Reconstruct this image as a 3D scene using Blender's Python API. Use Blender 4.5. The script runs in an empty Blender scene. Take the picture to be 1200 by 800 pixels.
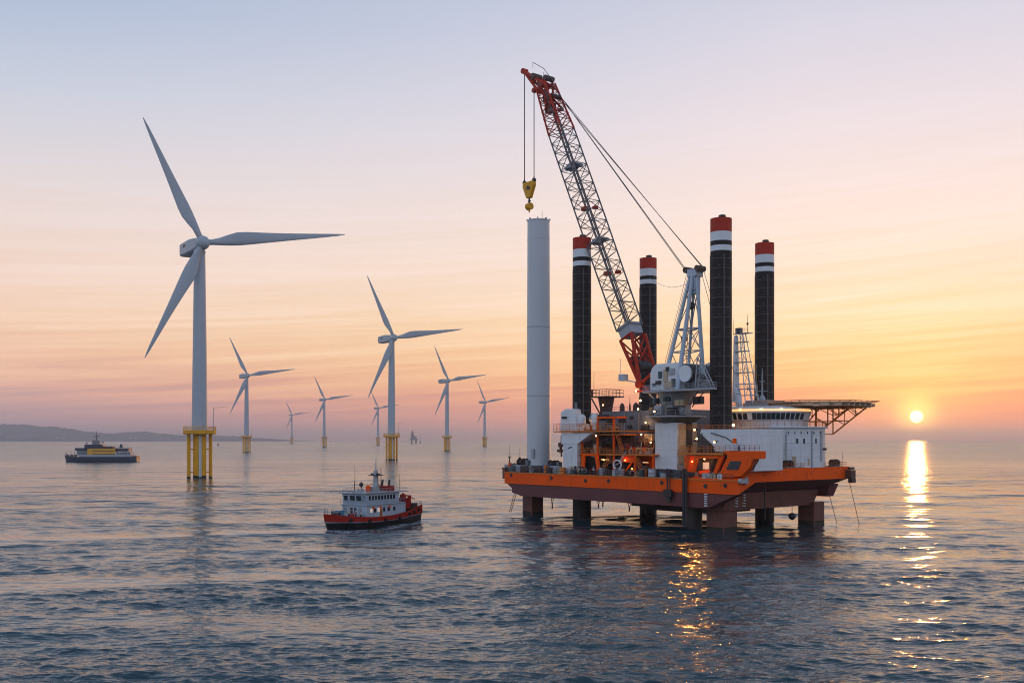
import bpy, math, random
import numpy as np
from mathutils import Vector, Matrix
random.seed(7)
R = math.radians
S = bpy.context.scene
COL = S.collection

# ------------------------------------------------------------------ camera
CAM_H, HZ = 20.0, 515.0
cam = bpy.data.cameras.new('camera')
cam.lens, cam.sensor_width = 36.0, 36.0
cam.shift_y = (HZ - 400.0) / 1200.0
cam.clip_start, cam.clip_end = 0.5, 90000
camo = bpy.data.objects.new('camera', cam); COL.objects.link(camo)
camo.location = (0, 0, CAM_H); camo.rotation_euler = (R(90), 0, 0)
S.camera = camo
S.render.engine = 'CYCLES'
S.cycles.max_bounces = 6; S.cycles.diffuse_bounces = 2; S.cycles.glossy_bounces = 4
S.cycles.volume_bounces = 0; S.cycles.transparent_max_bounces = 8
S.cycles.sample_clamp_indirect = 6.0
S.cycles.sample_clamp_direct = 0.0
S.cycles.use_denoising = True; S.cycles.pixel_filter_type = 'BLACKMAN_HARRIS'; S.cycles.filter_width = 1.05
S.view_settings.view_transform = 'Standard'; S.view_settings.look = 'None'
S.view_settings.exposure = 0.09; S.view_settings.gamma = 1.0
S.view_settings.use_curve_mapping = False

def srgb(r, g, b):
    f = lambda c: (c/255.0)/12.92 if c/255.0 <= 0.04045 else ((c/255.0+0.055)/1.055)**2.4
    return (f(r), f(g), f(b), 1.0)

class NT:
    def __init__(s, tree): s.t = tree; s.n = tree.nodes; s.l = tree.links
    def node(s, typ, **kw):
        n = s.n.new(typ)
        for k, v in kw.items(): setattr(n, k, v)
        return n
    def put(s, sock, v):
        if isinstance(v, bpy.types.NodeSocket): s.l.new(v, sock)
        elif v is not None: sock.default_value = v
    def math(s, op, a, b=None, c=None, clamp=False):
        n = s.node('ShaderNodeMath', operation=op, use_clamp=clamp)
        s.put(n.inputs[0], a)
        if b is not None: s.put(n.inputs[1], b)
        if c is not None: s.put(n.inputs[2], c)
        return n.outputs[0]
    def vmath(s, op, a, b=None, scale=None):
        n = s.node('ShaderNodeVectorMath', operation=op)
        s.put(n.inputs[0], a)
        if b is not None: s.put(n.inputs[1], b)
        if scale is not None: s.put(n.inputs['Scale'], scale)
        return n.outputs['Value'] if op in ('DOT_PRODUCT', 'LENGTH', 'DISTANCE') else n.outputs[0]
    def rng(s, v, a, b, c=0.0, d=1.0, smooth=False):
        n = s.node('ShaderNodeMapRange'); n.clamp = True
        if smooth: n.interpolation_type = 'SMOOTHSTEP'
        for i, x in enumerate((v, a, b, c, d)): s.put(n.inputs[i], x)
        return n.outputs[0]
    def ramp(s, f, stops):
        n = s.node('ShaderNodeValToRGB'); cr = n.color_ramp
        while len(cr.elements) < len(stops): cr.elements.new(0.5)
        for e, (p, c) in zip(cr.elements, stops): e.position = p; e.color = c
        s.put(n.inputs[0], f); return n.outputs[0]
    def mix(s, f, a, b, blend='MIX'):
        n = s.node('ShaderNodeMix', data_type='RGBA', blend_type=blend)
        s.put(n.inputs[0], f); s.put(n.inputs[6], a); s.put(n.inputs[7], b)
        return n.outputs[2]
    def noise(s, vec, scale, detail=3, rough=0.5, dist=0.0):
        n = s.node('ShaderNodeTexNoise'); s.put(n.inputs['Vector'], vec)
        n.inputs['Scale'].default_value = scale; n.inputs['Detail'].default_value = detail
        n.inputs['Roughness'].default_value = rough; n.inputs['Distortion'].default_value = dist
        return n.outputs['Fac']
    def map(s, vec, scale=(1, 1, 1), rot=(0, 0, 0), loc=(0, 0, 0)):
        n = s.node('ShaderNodeMapping'); s.put(n.inputs[0], vec)
        n.inputs['Scale'].default_value = scale; n.inputs['Rotation'].default_value = rot
        n.inputs['Location'].default_value = loc
        return n.outputs[0]

# ------------------------------------------------------------------ sky and sun
SUN_AZ, SUN_EL = math.atan(474/1200), math.atan(27/1200*math.cos(math.atan(474/1200)))
SUN = Vector((math.sin(SUN_AZ)*math.cos(SUN_EL), math.cos(SUN_AZ)*math.cos(SUN_EL), math.sin(SUN_EL)))
w = bpy.data.worlds.new('World'); S.world = w; w.use_nodes = True
T = NT(w.node_tree); T.n.clear()
gen = T.node('ShaderNodeTexCoord').outputs['Generated']
d = T.vmath('NORMALIZE', gen)
sep = T.node('ShaderNodeSeparateXYZ'); T.put(sep.inputs[0], d)
dz = T.math('MAXIMUM', sep.outputs[2], 0.0)
flat = T.node('ShaderNodeCombineXYZ'); T.put(flat.inputs[0], sep.outputs[0]); T.put(flat.inputs[1], sep.outputs[1])
fn = T.vmath('NORMALIZE', flat.outputs[0])
az = T.math('ARCCOSINE', T.math('MINIMUM', T.vmath('DOT_PRODUCT', fn, (math.sin(SUN_AZ), math.cos(SUN_AZ), 0)), 0.99999))
# thin high cirrus: streaks that follow the horizon
azv = T.math('ARCTAN2', sep.outputs[0], sep.outputs[1])
cv = T.node('ShaderNodeCombineXYZ'); T.put(cv.inputs[0], azv)
T.put(cv.inputs[1], T.math('MULTIPLY', dz, 14.0)); cv.inputs[2].default_value = 3.1
skew = T.math('ADD', T.math('MULTIPLY', dz, 14.0), T.math('MULTIPLY', azv, -0.75))
T.put(cv.inputs[1], skew)
st = T.noise(T.map(cv.outputs[0], (1.1, 2.6, 1)), 2.4, 6, 0.6, 0.9)
st2 = T.noise(T.map(cv.outputs[0], (2.2, 8.0, 1), loc=(4, 2, 0)), 2.0, 5, 0.6, 0.7)
streak = T.math('ADD', T.rng(st, 0.35, 0.68, -1, 1), T.math('MULTIPLY', T.rng(st2, 0.3, 0.7, -1, 1), 0.6))
band = T.math('MULTIPLY', T.rng(dz, 0.004, 0.05), T.rng(dz, 0.42, 0.10))
streak = T.math('MULTIPLY', streak, band)
zz = T.math('ADD', dz, T.math('MULTIPLY', streak, 0.013))
fz = T.math('MULTIPLY', zz, 2.0, clamp=True)
def stops(l): return [(z*2, srgb(*c)) for z, c in l]
left = T.ramp(fz, stops([(0, (170, 150, 166)), (.020, (190, 158, 164)), (.045, (230, 178, 162)), (.075, (246, 198, 168)), (.11, (248, 211, 186)),
     (.16, (242, 216, 204)), (.22, (228, 215, 215)), (.30, (198, 204, 219)), (.37, (170, 186, 211)), (.46, (156, 174, 204)), (.5, (152, 171, 203))]))
right = T.ramp(fz, stops([(0, (228, 150, 138)), (.018, (240, 148, 128)), (.036, (248, 162, 122)), (.058, (253, 190, 130)), (.085, (253, 210, 156)), (.115, (253, 221, 180)),
     (.15, (251, 225, 202)), (.20, (247, 226, 216)), (.28, (234, 221, 225)), (.36, (214, 211, 224)), (.44, (188, 196, 217)), (.5, (174, 187, 212))]))
back = T.ramp(fz, stops([(0, (196, 190, 208)), (.05, (218, 210, 226)), (.12, (232, 230, 242)), (.25, (216, 226, 246)), (.5, (172, 194, 228))]))  # sky behind the camera; extra brightness added as fill for camera-facing sides
sky = T.mix(T.rng(az, R(50), R(6)), left, right)
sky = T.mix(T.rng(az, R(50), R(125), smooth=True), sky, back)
sky = T.mix(T.rng(dz, 0.42, 1.0), sky, srgb(124, 146, 180))
sb = T.math('ADD', 1.0, T.math('MULTIPLY', streak, 0.038))
sky = T.vmath('SCALE', sky, scale=sb)
# the sun's own disc and the aureole round it
ang = T.math('ARCCOSINE', T.math('MINIMUM', T.vmath('DOT_PRODUCT', d, tuple(SUN)), 0.9999999))
def gauss(sig):
    q = T.math('DIVIDE', ang, R(sig)); return T.math('EXPONENT', T.math('MULTIPLY', T.math('MULTIPLY', q, q), -0.5))
def glow(sig, col, k):
    return T.vmath('SCALE', col, scale=T.math('MULTIPLY', gauss(sig), k))
add = lambda a, b: T.vmath('ADD', a, b)
sky = add(sky, glow(5.0, (0.06, 0.035, 0.0), 0.9))
sky = add(sky, glow(2.0, (0.20, 0.17, 0.0), 0.9))
sky = add(sky, glow(0.62, (1.0, 0.75, 0.16), 1.1))
disc = T.rng(ang, R(0.36), R(0.26), smooth=True)
sky = add(sky, T.vmath('SCALE', (6.0, 3.8, 1.3), scale=disc))
nish = T.node('ShaderNodeTexSky', sky_type='NISHITA'); nish.sun_disc = False
nish.sun_elevation = SUN_EL; nish.sun_rotation = SUN_AZ; nish.air_density = 1.0; nish.dust_density = 1.5
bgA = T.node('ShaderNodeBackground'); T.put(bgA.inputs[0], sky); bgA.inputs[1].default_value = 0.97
bgB = T.node('ShaderNodeBackground'); T.put(bgB.inputs[0], nish.outputs[0]); bgB.inputs[1].default_value = 0.015
ad = T.node('ShaderNodeAddShader'); T.l.new(bgA.outputs[0], ad.inputs[0]); T.l.new(bgB.outputs[0], ad.inputs[1])
out = T.node('ShaderNodeOutputWorld'); T.l.new(ad.outputs[0], out.inputs[0])
w.cycles.sampling_method = 'MANUAL'; w.cycles.sample_map_resolution = 2048

sl = bpy.data.lights.new('sun', 'SUN'); sl.energy = 0.6; sl.angle = R(0.7); sl.color = (1.0, 0.38, 0.08)
so = bpy.data.objects.new('sun', sl); COL.objects.link(so)
so.rotation_euler = SUN.to_track_quat('Z', 'Y').to_euler(); so.location = (120, 300, 260)

# ------------------------------------------------------------------ helpers
def tag(o, label=None, cat=None, group=None, kind=None):
    if label: o['label'] = label
    if cat: o['category'] = cat
    if group: o['group'] = group
    if kind: o['kind'] = kind
    return o

def empty(name, loc=(0, 0, 0), rz=0.0, label=None, cat=None, group=None, parent=None):
    o = bpy.data.objects.new(name, None); COL.objects.link(o)
    o.empty_display_size = 0.5
    o.location = loc; o.rotation_euler = (0, 0, rz)
    if parent: o.parent = parent
    return tag(o, label, cat, group)

def copy_tree(o, parent=None):
    c = o.copy(); COL.objects.link(c)
    if parent: c.parent = parent
    for ch in list(o.children): copy_tree(ch, c)
    return c

class MB:
    """collects shapes, links them as ONE mesh object"""
    def __init__(s): s.v = []; s.f = []; s.m = []; s.s = []
    def add(s, vs, fs, mi=0, sm=False):
        b = len(s.v); s.v += [tuple(v) for v in vs]
        for f in fs:
            s.f.append(tuple(b+i for i in f)); s.m.append(mi); s.s.append(sm)
        return s
    def box(s, c, d, mi=0, rz=0.0, ry=0.0):
        hx, hy, hz = d[0]/2, d[1]/2, d[2]/2
        M = Matrix.Rotation(rz, 3, 'Z') @ Matrix.Rotation(ry, 3, 'Y')
        vs = [Vector(c) + M @ Vector((x*hx, y*hy, z*hz)) for z in (-1, 1) for y in (-1, 1) for x in (-1, 1)]
        return s.add(vs, [(0, 2, 3, 1), (4, 5, 7, 6), (0, 1, 5, 4), (2, 6, 7, 3), (0, 4, 6, 2), (1, 3, 7, 5)], mi)
    def bb(s, a, b, mi=0):
        return s.box([(a[i]+b[i])/2 for i in range(3)], [abs(b[i]-a[i]) for i in range(3)], mi)
    def tube(s, a, b, r0, r1=None, n=8, mi=0, cap=True):
        a, b = Vector(a), Vector(b); r1 = r0 if r1 is None else r1
        ax = (b-a)
        if ax.length < 1e-6: return s
        ax.normalize()
        u = ax.orthogonal().normalized() if abs(ax.z) < 0.999 else Vector((1, 0, 0))
        w_ = ax.cross(u)
        vs = []
        for p, r in ((a, r0), (b, r1)):
            vs += [p + (u*math.cos(2*math.pi*i/n) + w_*math.sin(2*math.pi*i/n))*r for i in range(n)]
        s.add(vs, [(i, (i+1) % n, n+(i+1) % n, n+i) for i in range(n)], mi, n > 5)
        if cap: s.add(vs, [tuple(range(n))[::-1], tuple(range(n, 2*n))], mi)
        return s
    def path(s, pts, r, n=5, mi=0):
        for a, b in zip(pts, pts[1:]): s.tube(a, b, r, r, n, mi)
        return s
    def lathe(s, prof, c=(0, 0, 0), n=32, mi=0, mis=None, a0=0.0, a1=2*math.pi, cap=True):
        full = abs(a1-a0-2*math.pi) < 1e-6
        k = n if full else n+1
        vs = []
        for r, z in prof:
            vs += [(c[0]+r*math.cos(a0+(a1-a0)*i/n), c[1]+r*math.sin(a0+(a1-a0)*i/n), c[2]+z) for i in range(k)]
        for j in range(len(prof)-1):
            m = mis[j] if mis else mi
            s.add(vs[j*k:(j+2)*k], [(i, (i+1) % k, k+(i+1) % k, k+i) for i in range(n)], m, True)
        if cap:
            s.add(vs[:k], [tuple(range(k))[::-1]], mis[0] if mis else mi)
            s.add(vs[-k:], [tuple(range(k))], mis[-1] if mis else mi)
        return s
    def prism(s, pts, axis, lo, hi, mi=0):
        """2D outline pts extruded along axis (0 x, 1 y, 2 z)"""
        def P(p, t):
            return {0: (t, p[0], p[1]), 1: (p[0], t, p[1]), 2: (p[0], p[1], t)}[axis]
        n = len(pts); vs = [P(p, lo) for p in pts] + [P(p, hi) for p in pts]
        return s.add(vs, [tuple(range(n))[::-1], tuple(range(n, 2*n))] + [(i, (i+1) % n, n+(i+1) % n, n+i) for i in range(n)], mi)
    def hexa(s, v8, mi=0):
        return s.add(v8, [(0, 1, 2, 3), (4, 5, 6, 7), (0, 1, 5, 4), (1, 2, 6, 5), (2, 3, 7, 6), (3, 0, 4, 7)], mi)
    def rail(s, pts, h=1.1, step=2.0, r=0.05, mi=0, rails=(1.0, 0.55)):
        """guard rail along a polyline of foot points"""
        for a, b in zip(pts, pts[1:]):
            a, b = Vector(a), Vector(b); L = (b-a).length; k = max(1, round(L/step))
            for i in range(k+1):
                p = a.lerp(b, i/k); s.tube(p, p+Vector((0, 0, h)), r, r, 4, mi)
            for q in rails:
                s.tube(a+Vector((0, 0, h*q)), b+Vector((0, 0, h*q)), r, r, 4, mi)
        return s
    def build(s, name, mats, parent=None, loc=None, bevel=0.0, fix=True):
        me = bpy.data.meshes.new(name)
        me.from_pydata(s.v, [], s.f)
        mats = mats if isinstance(mats, (list, tuple)) else [mats]
        for m in mats: me.materials.append(m)
        me.polygons.foreach_set('material_index', s.m)
        me.polygons.foreach_set('use_smooth', s.s)
        if fix:
            import bmesh
            bm = bmesh.new(); bm.from_mesh(me)
            bmesh.ops.recalc_face_normals(bm, faces=bm.faces); bm.to_mesh(me); bm.free()
        me.update()
        o = bpy.data.objects.new(name, me); COL.objects.link(o)
        if parent: o.parent = parent
        if loc is not None: o.location = loc
        if bevel:
            b = o.modifiers.new('bevel', 'BEVEL'); b.width = bevel; b.segments = 2; b.limit_method = 'ANGLE'
        return o

# ------------------------------------------------------------------ materials
def paint(name, col, rough=0.5, metal=0.0, var=0.25, scale=0.25, streak=0.35, dirt=(0.05, 0.035, 0.025), seams=None, spec=0.5, rust=0):
    m = bpy.data.materials.new(name); m.use_nodes = True
    t = NT(m.node_tree); b = t.n['Principled BSDF']
    oc = t.node('ShaderNodeTexCoord').outputs['Object']
    c = tuple(col[:3]) + (1,)
    n1 = t.noise(oc, scale, 5, 0.6)
    n2 = t.noise(t.map(oc, (1.6, 1.6, 0.12)), scale*5, 4, 0.6)
    dark = tuple(x*(1-var) for x in c[:3]) + (1,)
    cc = t.mix(t.rng(n1, 0.35, 0.65), dark, c)
    f = t.math('MULTIPLY', t.rng(n2, 0.56, 0.78), streak)
    cc = t.mix(f, cc, tuple(dirt)+(1,))
    if rust:
        n3 = t.noise(t.map(oc, (0.9, 0.9, 0.10)), 1.4, 6, 0.7)
        n4 = t.noise(oc, 0.35, 4, 0.6)
        fr = t.math('MULTIPLY', t.rng(n3, 0.55, 0.72), t.rng(n4, 0.42, 0.62))
        cc = t.mix(t.math('MULTIPLY', fr, rust), cc, (0.10, 0.035, 0.015, 1))
        n5 = t.noise(oc, 3.0, 5, 0.7)
        cc = t.mix(t.math('MULTIPLY', t.rng(n5, 0.62, 0.72), rust*.7), cc, (0.16, 0.10, 0.08, 1))
    bump = None
    if seams:
        bt = t.node('ShaderNodeTexBrick'); bt.offset = 0.5
        t.put(bt.inputs['Vector'], t.map(oc, (1, 1, 1), rot=seams[3] if len(seams) > 3 else (R(90), 0, 0)))
        bt.inputs['Scale'].default_value = 1.0; bt.inputs['Brick Width'].default_value = seams[0]
        bt.inputs['Row Height'].default_value = seams[1]; bt.inputs['Mortar Size'].default_value = seams[2]
        bt.inputs['Mortar Smooth'].default_value = 0.3
        mf = t.math('MULTIPLY', bt.outputs['Fac'], 0.35)
        cc = t.mix(mf, cc, tuple(x*0.35 for x in c[:3])+(1,))
    t.put(b.inputs['Base Color'], cc)
    t.put(b.inputs['Roughness'], t.rng(n1, 0.3, 0.7, max(0.05, rough-0.1), min(1, rough+0.12)))
    b.inputs['Metallic'].default_value = metal
    b.inputs['Specular IOR Level'].default_value = spec
    bp = t.node('ShaderNodeBump'); bp.inputs['Strength'].default_value = 0.15; bp.inputs['Distance'].default_value = 0.06
    t.put(bp.inputs['Height'], t.noise(oc, 1.3, 3)); t.put(b.inputs['Normal'], bp.outputs[0])
    return m
def emit(name, col, k):
    m = bpy.data.materials.new(name); m.use_nodes = True
    b = m.node_tree.nodes['Principled BSDF']; b.inputs['Base Color'].default_value = (0.8, 0.8, 0.8, 1)
    b.inputs['Emission Color'].default_value = tuple(col)+(1,); b.inputs['Emission Strength'].default_value = k
    return m
def glassy(name, col=(0.02, 0.03, 0.04), rough=0.08):
    m = bpy.data.materials.new(name); m.use_nodes = True
    b = m.node_tree.nodes['Principled BSDF']; b.inputs['Base Color'].default_value = tuple(col)+(1,)
    b.inputs['Roughness'].default_value = rough; b.inputs['IOR'].default_value = 1.5
    return m
M = dict(
    turb=paint('turbine_white_paint', (0.42, 0.47, 0.52), 0.45, var=0.06, streak=0.08, dirt=(0.3, 0.3, 0.3)),
    yellow=paint('yellow_marine_paint', (0.85, 0.40, 0.010), 0.5, spec=.25, var=0.2, streak=0.35, dirt=(0.2, 0.09, 0.02)),
    growth=paint('tidal_growth', (0.035, 0.03, 0.02), 0.8, var=0.4),
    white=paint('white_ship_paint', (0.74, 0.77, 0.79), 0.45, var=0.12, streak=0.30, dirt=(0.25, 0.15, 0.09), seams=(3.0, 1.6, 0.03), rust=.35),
    whiteplain=paint('white_gloss_paint', (0.74, 0.77, 0.79), 0.4, var=0.1, streak=0.2, dirt=(0.3, 0.2, 0.12)),
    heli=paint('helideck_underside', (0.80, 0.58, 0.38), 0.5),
    cream=paint('cream_paint', (0.55, 0.42, 0.28), 0.5),
    orange=paint('orange_hull_paint', (1.0, 0.105, 0.0), 0.6, var=0.12, scale=0.12, streak=0.25, dirt=(0.3, 0.05, 0.01), spec=.2, rust=.55),
    orangerail=paint('orange_steel', (0.75, 0.20, 0.015), 0.5, var=0.3, streak=0.3),
    maroon=paint('maroon_antifouling', (0.155, 0.042, 0.045), 0.6, var=0.3, scale=0.15, streak=0.4, dirt=(0.04, 0.02, 0.02), seams=(5.0, 1.5, 0.03), rust=.6),
    redox=paint('weathered_red_oxide', (0.20, 0.07, 0.055), 0.65, var=0.4, scale=0.3, streak=0.6, dirt=(0.04, 0.02, 0.015), rust=.7),
    deck=paint('deck_green', (0.05, 0.075, 0.06), 0.7, var=0.4),
    legblack=paint('black_leg_steel', (0.014, 0.014, 0.015), 0.55, spec=.25, var=0.35, scale=0.3, streak=0.5, dirt=(0.10, 0.05, 0.03), rust=.5),
    seam=paint('weld_band_grey', (0.09, 0.085, 0.08), 0.5, var=0.3),
    red=paint('signal_red', (0.50, 0.035, 0.015), 0.5, var=0.2, streak=0.2, spec=.2),
    crred=paint('crane_red', (0.52, 0.035, 0.012), 0.5, var=0.25, streak=0.25, spec=.2),
    steel=paint('lattice_steel', (0.16, 0.15, 0.15), 0.5, var=0.3, streak=0.2),
    grey=paint('grey_ship_paint', (0.20, 0.22, 0.25), 0.55, var=0.2, streak=0.35, seams=(2.6, 1.8, 0.03)),
    lgrey=paint('light_grey_steel', (0.40, 0.42, 0.45), 0.5, var=0.2, streak=0.3),
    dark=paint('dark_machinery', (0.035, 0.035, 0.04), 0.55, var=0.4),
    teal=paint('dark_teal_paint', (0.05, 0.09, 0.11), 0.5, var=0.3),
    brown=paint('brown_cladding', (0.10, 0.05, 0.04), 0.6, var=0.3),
    navy=paint('navy_hull', (0.020, 0.035, 0.07), 0.4, var=0.2),
    black=paint('black_hull', (0.012, 0.012, 0.014), 0.45, var=0.3),
    boatred=paint('red_boat_paint', (0.40, 0.017, 0.008), 0.5, spec=.2, var=0.25, scale=0.5, streak=0.5, dirt=(0.1, 0.03, 0.02), rust=.5),
    ferryyellow=paint('ferry_yellow', (0.80, 0.40, 0.03), 0.5, var=0.1),
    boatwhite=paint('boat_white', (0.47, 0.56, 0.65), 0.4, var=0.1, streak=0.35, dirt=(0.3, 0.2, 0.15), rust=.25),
    blue=paint('blue_plastic', (0.05, 0.25, 0.45), 0.5),
    hivis=paint('hi_vis_yellow', (0.75, 0.50, 0.03), 0.7, var=0.1),
    hivisred=paint('red_workwear', (0.50, 0.05, 0.03), 0.8, var=0.1),
    workwhite=paint('pale_workwear', (0.6, 0.6, 0.6), 0.8, var=0.1),
    workdark=paint('navy_trousers', (0.02, 0.03, 0.05), 0.8, var=0.1),
    skin=paint('skin', (0.50, 0.28, 0.19), 0.6, var=0.05, streak=0),
    rope=paint('rope', (0.10, 0.08, 0.07), 0.8), cable=paint('wire_rope', (0.05, 0.05, 0.055), 0.5, metal=0.3),
    glass=glassy('dark_window_glass'), lamp=emit('warm_lamp_glass', (1.0, 0.52, 0.15), 8.0),
    lamporange=emit('orange_lamp_glass', (1.0, 0.22, 0.03), 7.0),
    stripglow=emit('warm_strip_glow', (1.0, 0.40, 0.08), 1.3),
    room=emit('lit_room_window', (1.0, 0.62, 0.35), 0.3),
    tint=glassy('pale_window_glass', (0.25, 0.32, 0.38), 0.15),
    wood=paint('varnished_orange_wood', (0.45, 0.15, 0.03), 0.5),
    buoyc=paint('dark_buoy_paint', (0.03, 0.05, 0.05), 0.5),
    farhouse=paint('pale_render_wall', (0.55, 0.52, 0.48), 0.7), roof=paint('roof_tile', (0.22, 0.10, 0.07), 0.8),
)
# ------------------------------------------------------------------ water (one sheet to the horizon)
def water():
    rng = np.random.default_rng(11)
    # rings: fine where the ground is near, coarser outwards
    r = [2.0]
    while r[-1] < 60: r.append(r[-1]*1.06)
    while r[-1] < 2600: r.append(r[-1] + max(0.14, 0.34*r[-1]**2/24000))
    while r[-1] < 27000: r.append(r[-1]*1.12)
    r = np.array(r)
    th = np.concatenate([np.linspace(-180, -44, 40, endpoint=False), np.linspace(-44, 44, 1250, endpoint=False), np.linspace(44, 180, 40)[:-1]])
    th = np.radians(th)
    dr = np.gradient(r)
    RR, TH = np.meshgrid(r, th, indexing='ij')
    DR = np.repeat(np.maximum(dr, r*0.00125)[:, None], len(th), 1)
    X = RR*np.sin(TH); Y = RR*np.cos(TH)
    inner = (np.abs(TH) < math.radians(44.1)) & (RR < 2600)
    # calm and ruffled patches
    def low(n, lx, ly, seed):
        g = np.random.default_rng(seed); o = np.zeros_like(X)
        for _ in range(n):
            a = 2*math.pi/(lx*g.uniform(.6, 1.8)); b = 2*math.pi/(ly*g.uniform(.6, 1.8))*g.choice([-1, 1])
            o += np.sin(a*X + b*Y + g.uniform(0, 6.3))
        return o/math.sqrt(n/2)
    p = low(10, 190, 60, 5) + 0.7*low(12, 60, 24, 6) + 0.6*low(8, 700, 420, 7)
    chop = 1.0/(1.0+np.exp(-1.5*p))
    chop = 0.36 + 0.90*chop
    # smooth trails left by the boats
    def trail(pts, wd, k):
        dmin = np.full(X.shape, 1e9); tt = np.zeros(X.shape)
        n = len(pts)
        for i in range(n-1):
            ax, ay = pts[i]; bx, by = pts[i+1]
            vx, vy = bx-ax, by-ay; L2 = vx*vx+vy*vy
            t = np.clip(((X-ax)*vx+(Y-ay)*vy)/L2, 0, 1)
            dd = np.hypot(X-ax-t*vx, Y-ay-t*vy)
            m = dd < dmin; dmin = np.where(m, dd, dmin); tt = np.where(m, (i+t)/(n-1), tt)
        W = wd[0]+(wd[1]-wd[0])*tt
        return k*np.exp(-(dmin/W)**2)
    chop *= 1 - trail([(-33, 229), (-52, 226), (-75, 214), (-110, 212), (-170, 216), (-260, 230)], (3.5, 9), 0.62)
    chop *= 1 - trail([(-335, 925), (-250, 900), (-150, 910), (-60, 960)], (7, 45), 0.6)
    chop *= 1 - trail([(-900, 1600), (-300, 1500), (300, 1700), (900, 1650)], (60, 90), 0.35)
    # wave trains
    Z = np.zeros_like(X); DX = np.zeros_like(X); DY = np.zeros_like(X)
    Xi, Yi, Di, Ci = X[inner], Y[inner], DR[inner], chop[inner]
    Zi = np.zeros_like(Xi); DXi = np.zeros_like(Xi); DYi = np.zeros_like(Xi)
    N = 84
    for k in range(N):
        L = 0.7*(26/0.7)**((k+rng.uniform(0, 1))/N)
        sl = 0.031*(1.0 if L < 3.2 else (3.2/L)**0.45)
        a = sl*L/(2*math.pi)
        ang = math.radians((-97 if k % 3 else -66) + rng.normal(0, 17+14*(L < 3.0)))
        kx, ky = 2*math.pi/L*math.cos(ang), 2*math.pi/L*math.sin(ang)
        ph = rng.uniform(0, 6.283)
        wgt = np.clip((L/Di-2.0)/2.5, 0, 1)*(Ci if L < 8 else 0.5+0.5*Ci)
        m = wgt > 0
        if not m.any(): continue
        arg = kx*Xi[m]+ky*Yi[m]+ph
        # groups: wave trains swell and fade so that crests are short
        env = 1+0.55*np.sin(arg*0.13+0.17*kx*Yi[m]-0.11*ky*Xi[m]+ph*3)
        aw = a*wgt[m]*env
        Zi[m] += aw*np.cos(arg); s_ = -aw*0.9*np.sin(arg)
        DXi[m] += s_*math.cos(ang); DYi[m] += s_*math.sin(ang)
    Z[inner] = Zi; X[inner] += DXi; Y[inner] += DYi
    # foam where hulls and legs cut the water
    foam = np.zeros_like(X)
    for (ax, ay, bx, by, wd, k) in FOAM:
        vx, vy = bx-ax, by-ay; L2 = vx*vx+vy*vy+1e-9
        t = np.clip(((X-ax)*vx+(Y-ay)*vy)/L2, 0, 1)
        foam = np.maximum(foam, k*np.exp(-(np.hypot(X-ax-t*vx, Y-ay-t*vy)/wd)**2))
    nr, nt = X.shape
    nv = nr*nt
    co = np.empty((nv+1, 3), dtype=np.float32)
    co[:nv, 0] = X.ravel(); co[:nv, 1] = Y.ravel(); co[:nv, 2] = Z.ravel(); co[nv] = 0
    i, j = np.meshgrid(np.arange(nr-1), np.arange(nt), indexing='ij')
    j2 = (j+1) % nt
    q = np.stack([i*nt+j, i*nt+j2, (i+1)*nt+j2, (i+1)*nt+j], -1).reshape(-1, 4)[:, ::-1]
    jj = np.arange(nt); tri = np.stack([np.full(nt, nv), (jj+1) % nt, jj], -1)[:, ::-1]
    tri = np.stack([np.full(nt, nv), (jj+1) % nt, jj], -1)
    me = bpy.data.meshes.new('water')
    me.vertices.add(nv+1); me.vertices.foreach_set('co', co.ravel())
    nl = q.size+tri.size; me.loops.add(nl)
    me.loops.foreach_set('vertex_index', np.concatenate([q.ravel(), tri.ravel()]).astype(np.int32))
    npoly = len(q)+len(tri); me.polygons.add(npoly)
    me.polygons.foreach_set('loop_start', np.concatenate([np.arange(len(q))*4, len(q)*4+np.arange(len(tri))*3]).astype(np.int32))
    me.polygons.foreach_set('use_smooth', np.ones(npoly, dtype=bool))
    me.update(calc_edges=True)
    for nm, arr in (('chop', chop), ('foam', foam)):
        at_ = me.attributes.new(nm, 'FLOAT', 'POINT')
        at_.data.foreach_set('value', np.append(arr.ravel(), 0).astype(np.float32))
    o = bpy.data.objects.new('water', me); COL.objects.link(o)
    o['kind'] = 'structure'
    m = bpy.data.materials.new('sea_water'); m.use_nodes = True
    t = NT(m.node_tree); b = t.n['Principled BSDF']
    oc = t.node('ShaderNodeTexCoord').outputs['Object']
    at1 = t.node('ShaderNodeAttribute', attribute_name='chop').outputs['Fac']
    at2 = t.node('ShaderNodeAttribute', attribute_name='foam').outputs['Fac']
    geo = t.node('ShaderNodeNewGeometry').outputs['Position']
    dist = t.vmath('LENGTH', geo)
    h1 = t.noise(t.map(oc, (0.42, 1.7, 1), rot=(0, 0, R(7))), 1.15, 3, 0.45, 0.15)
    h2 = t.noise(t.map(oc, (0.42, 1.7, 1), rot=(0, 0, R(-11)), loc=(30, 5, 0)), 0.30, 4, 0.5, 0.3)
    h3 = t.noise(t.map(oc, (0.4, 1.3, 1), rot=(0, 0, R(5)), loc=(3, 50, 0)), 0.085, 3, 0.5, 0.2)
    fine = t.math('MULTIPLY', h1, t.rng(dist, 80, 260, 0.20, 0.07))
    mid = t.math('MULTIPLY', h2, t.rng(dist, 100, 260, 0.42, 0.60))
    big = t.math('MULTIPLY', h3, t.rng(dist, 130, 420, 0.0, 3.0))
    hh = t.math('MULTIPLY', t.math('ADD', t.math('ADD', fine, mid), big), at1)
    bp = t.node('ShaderNodeBump'); bp.inputs['Strength'].default_value = 1.0; bp.inputs['Distance'].default_value = 0.85
    t.put(bp.inputs['Height'], hh); t.put(b.inputs['Normal'], bp.outputs[0])
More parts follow.
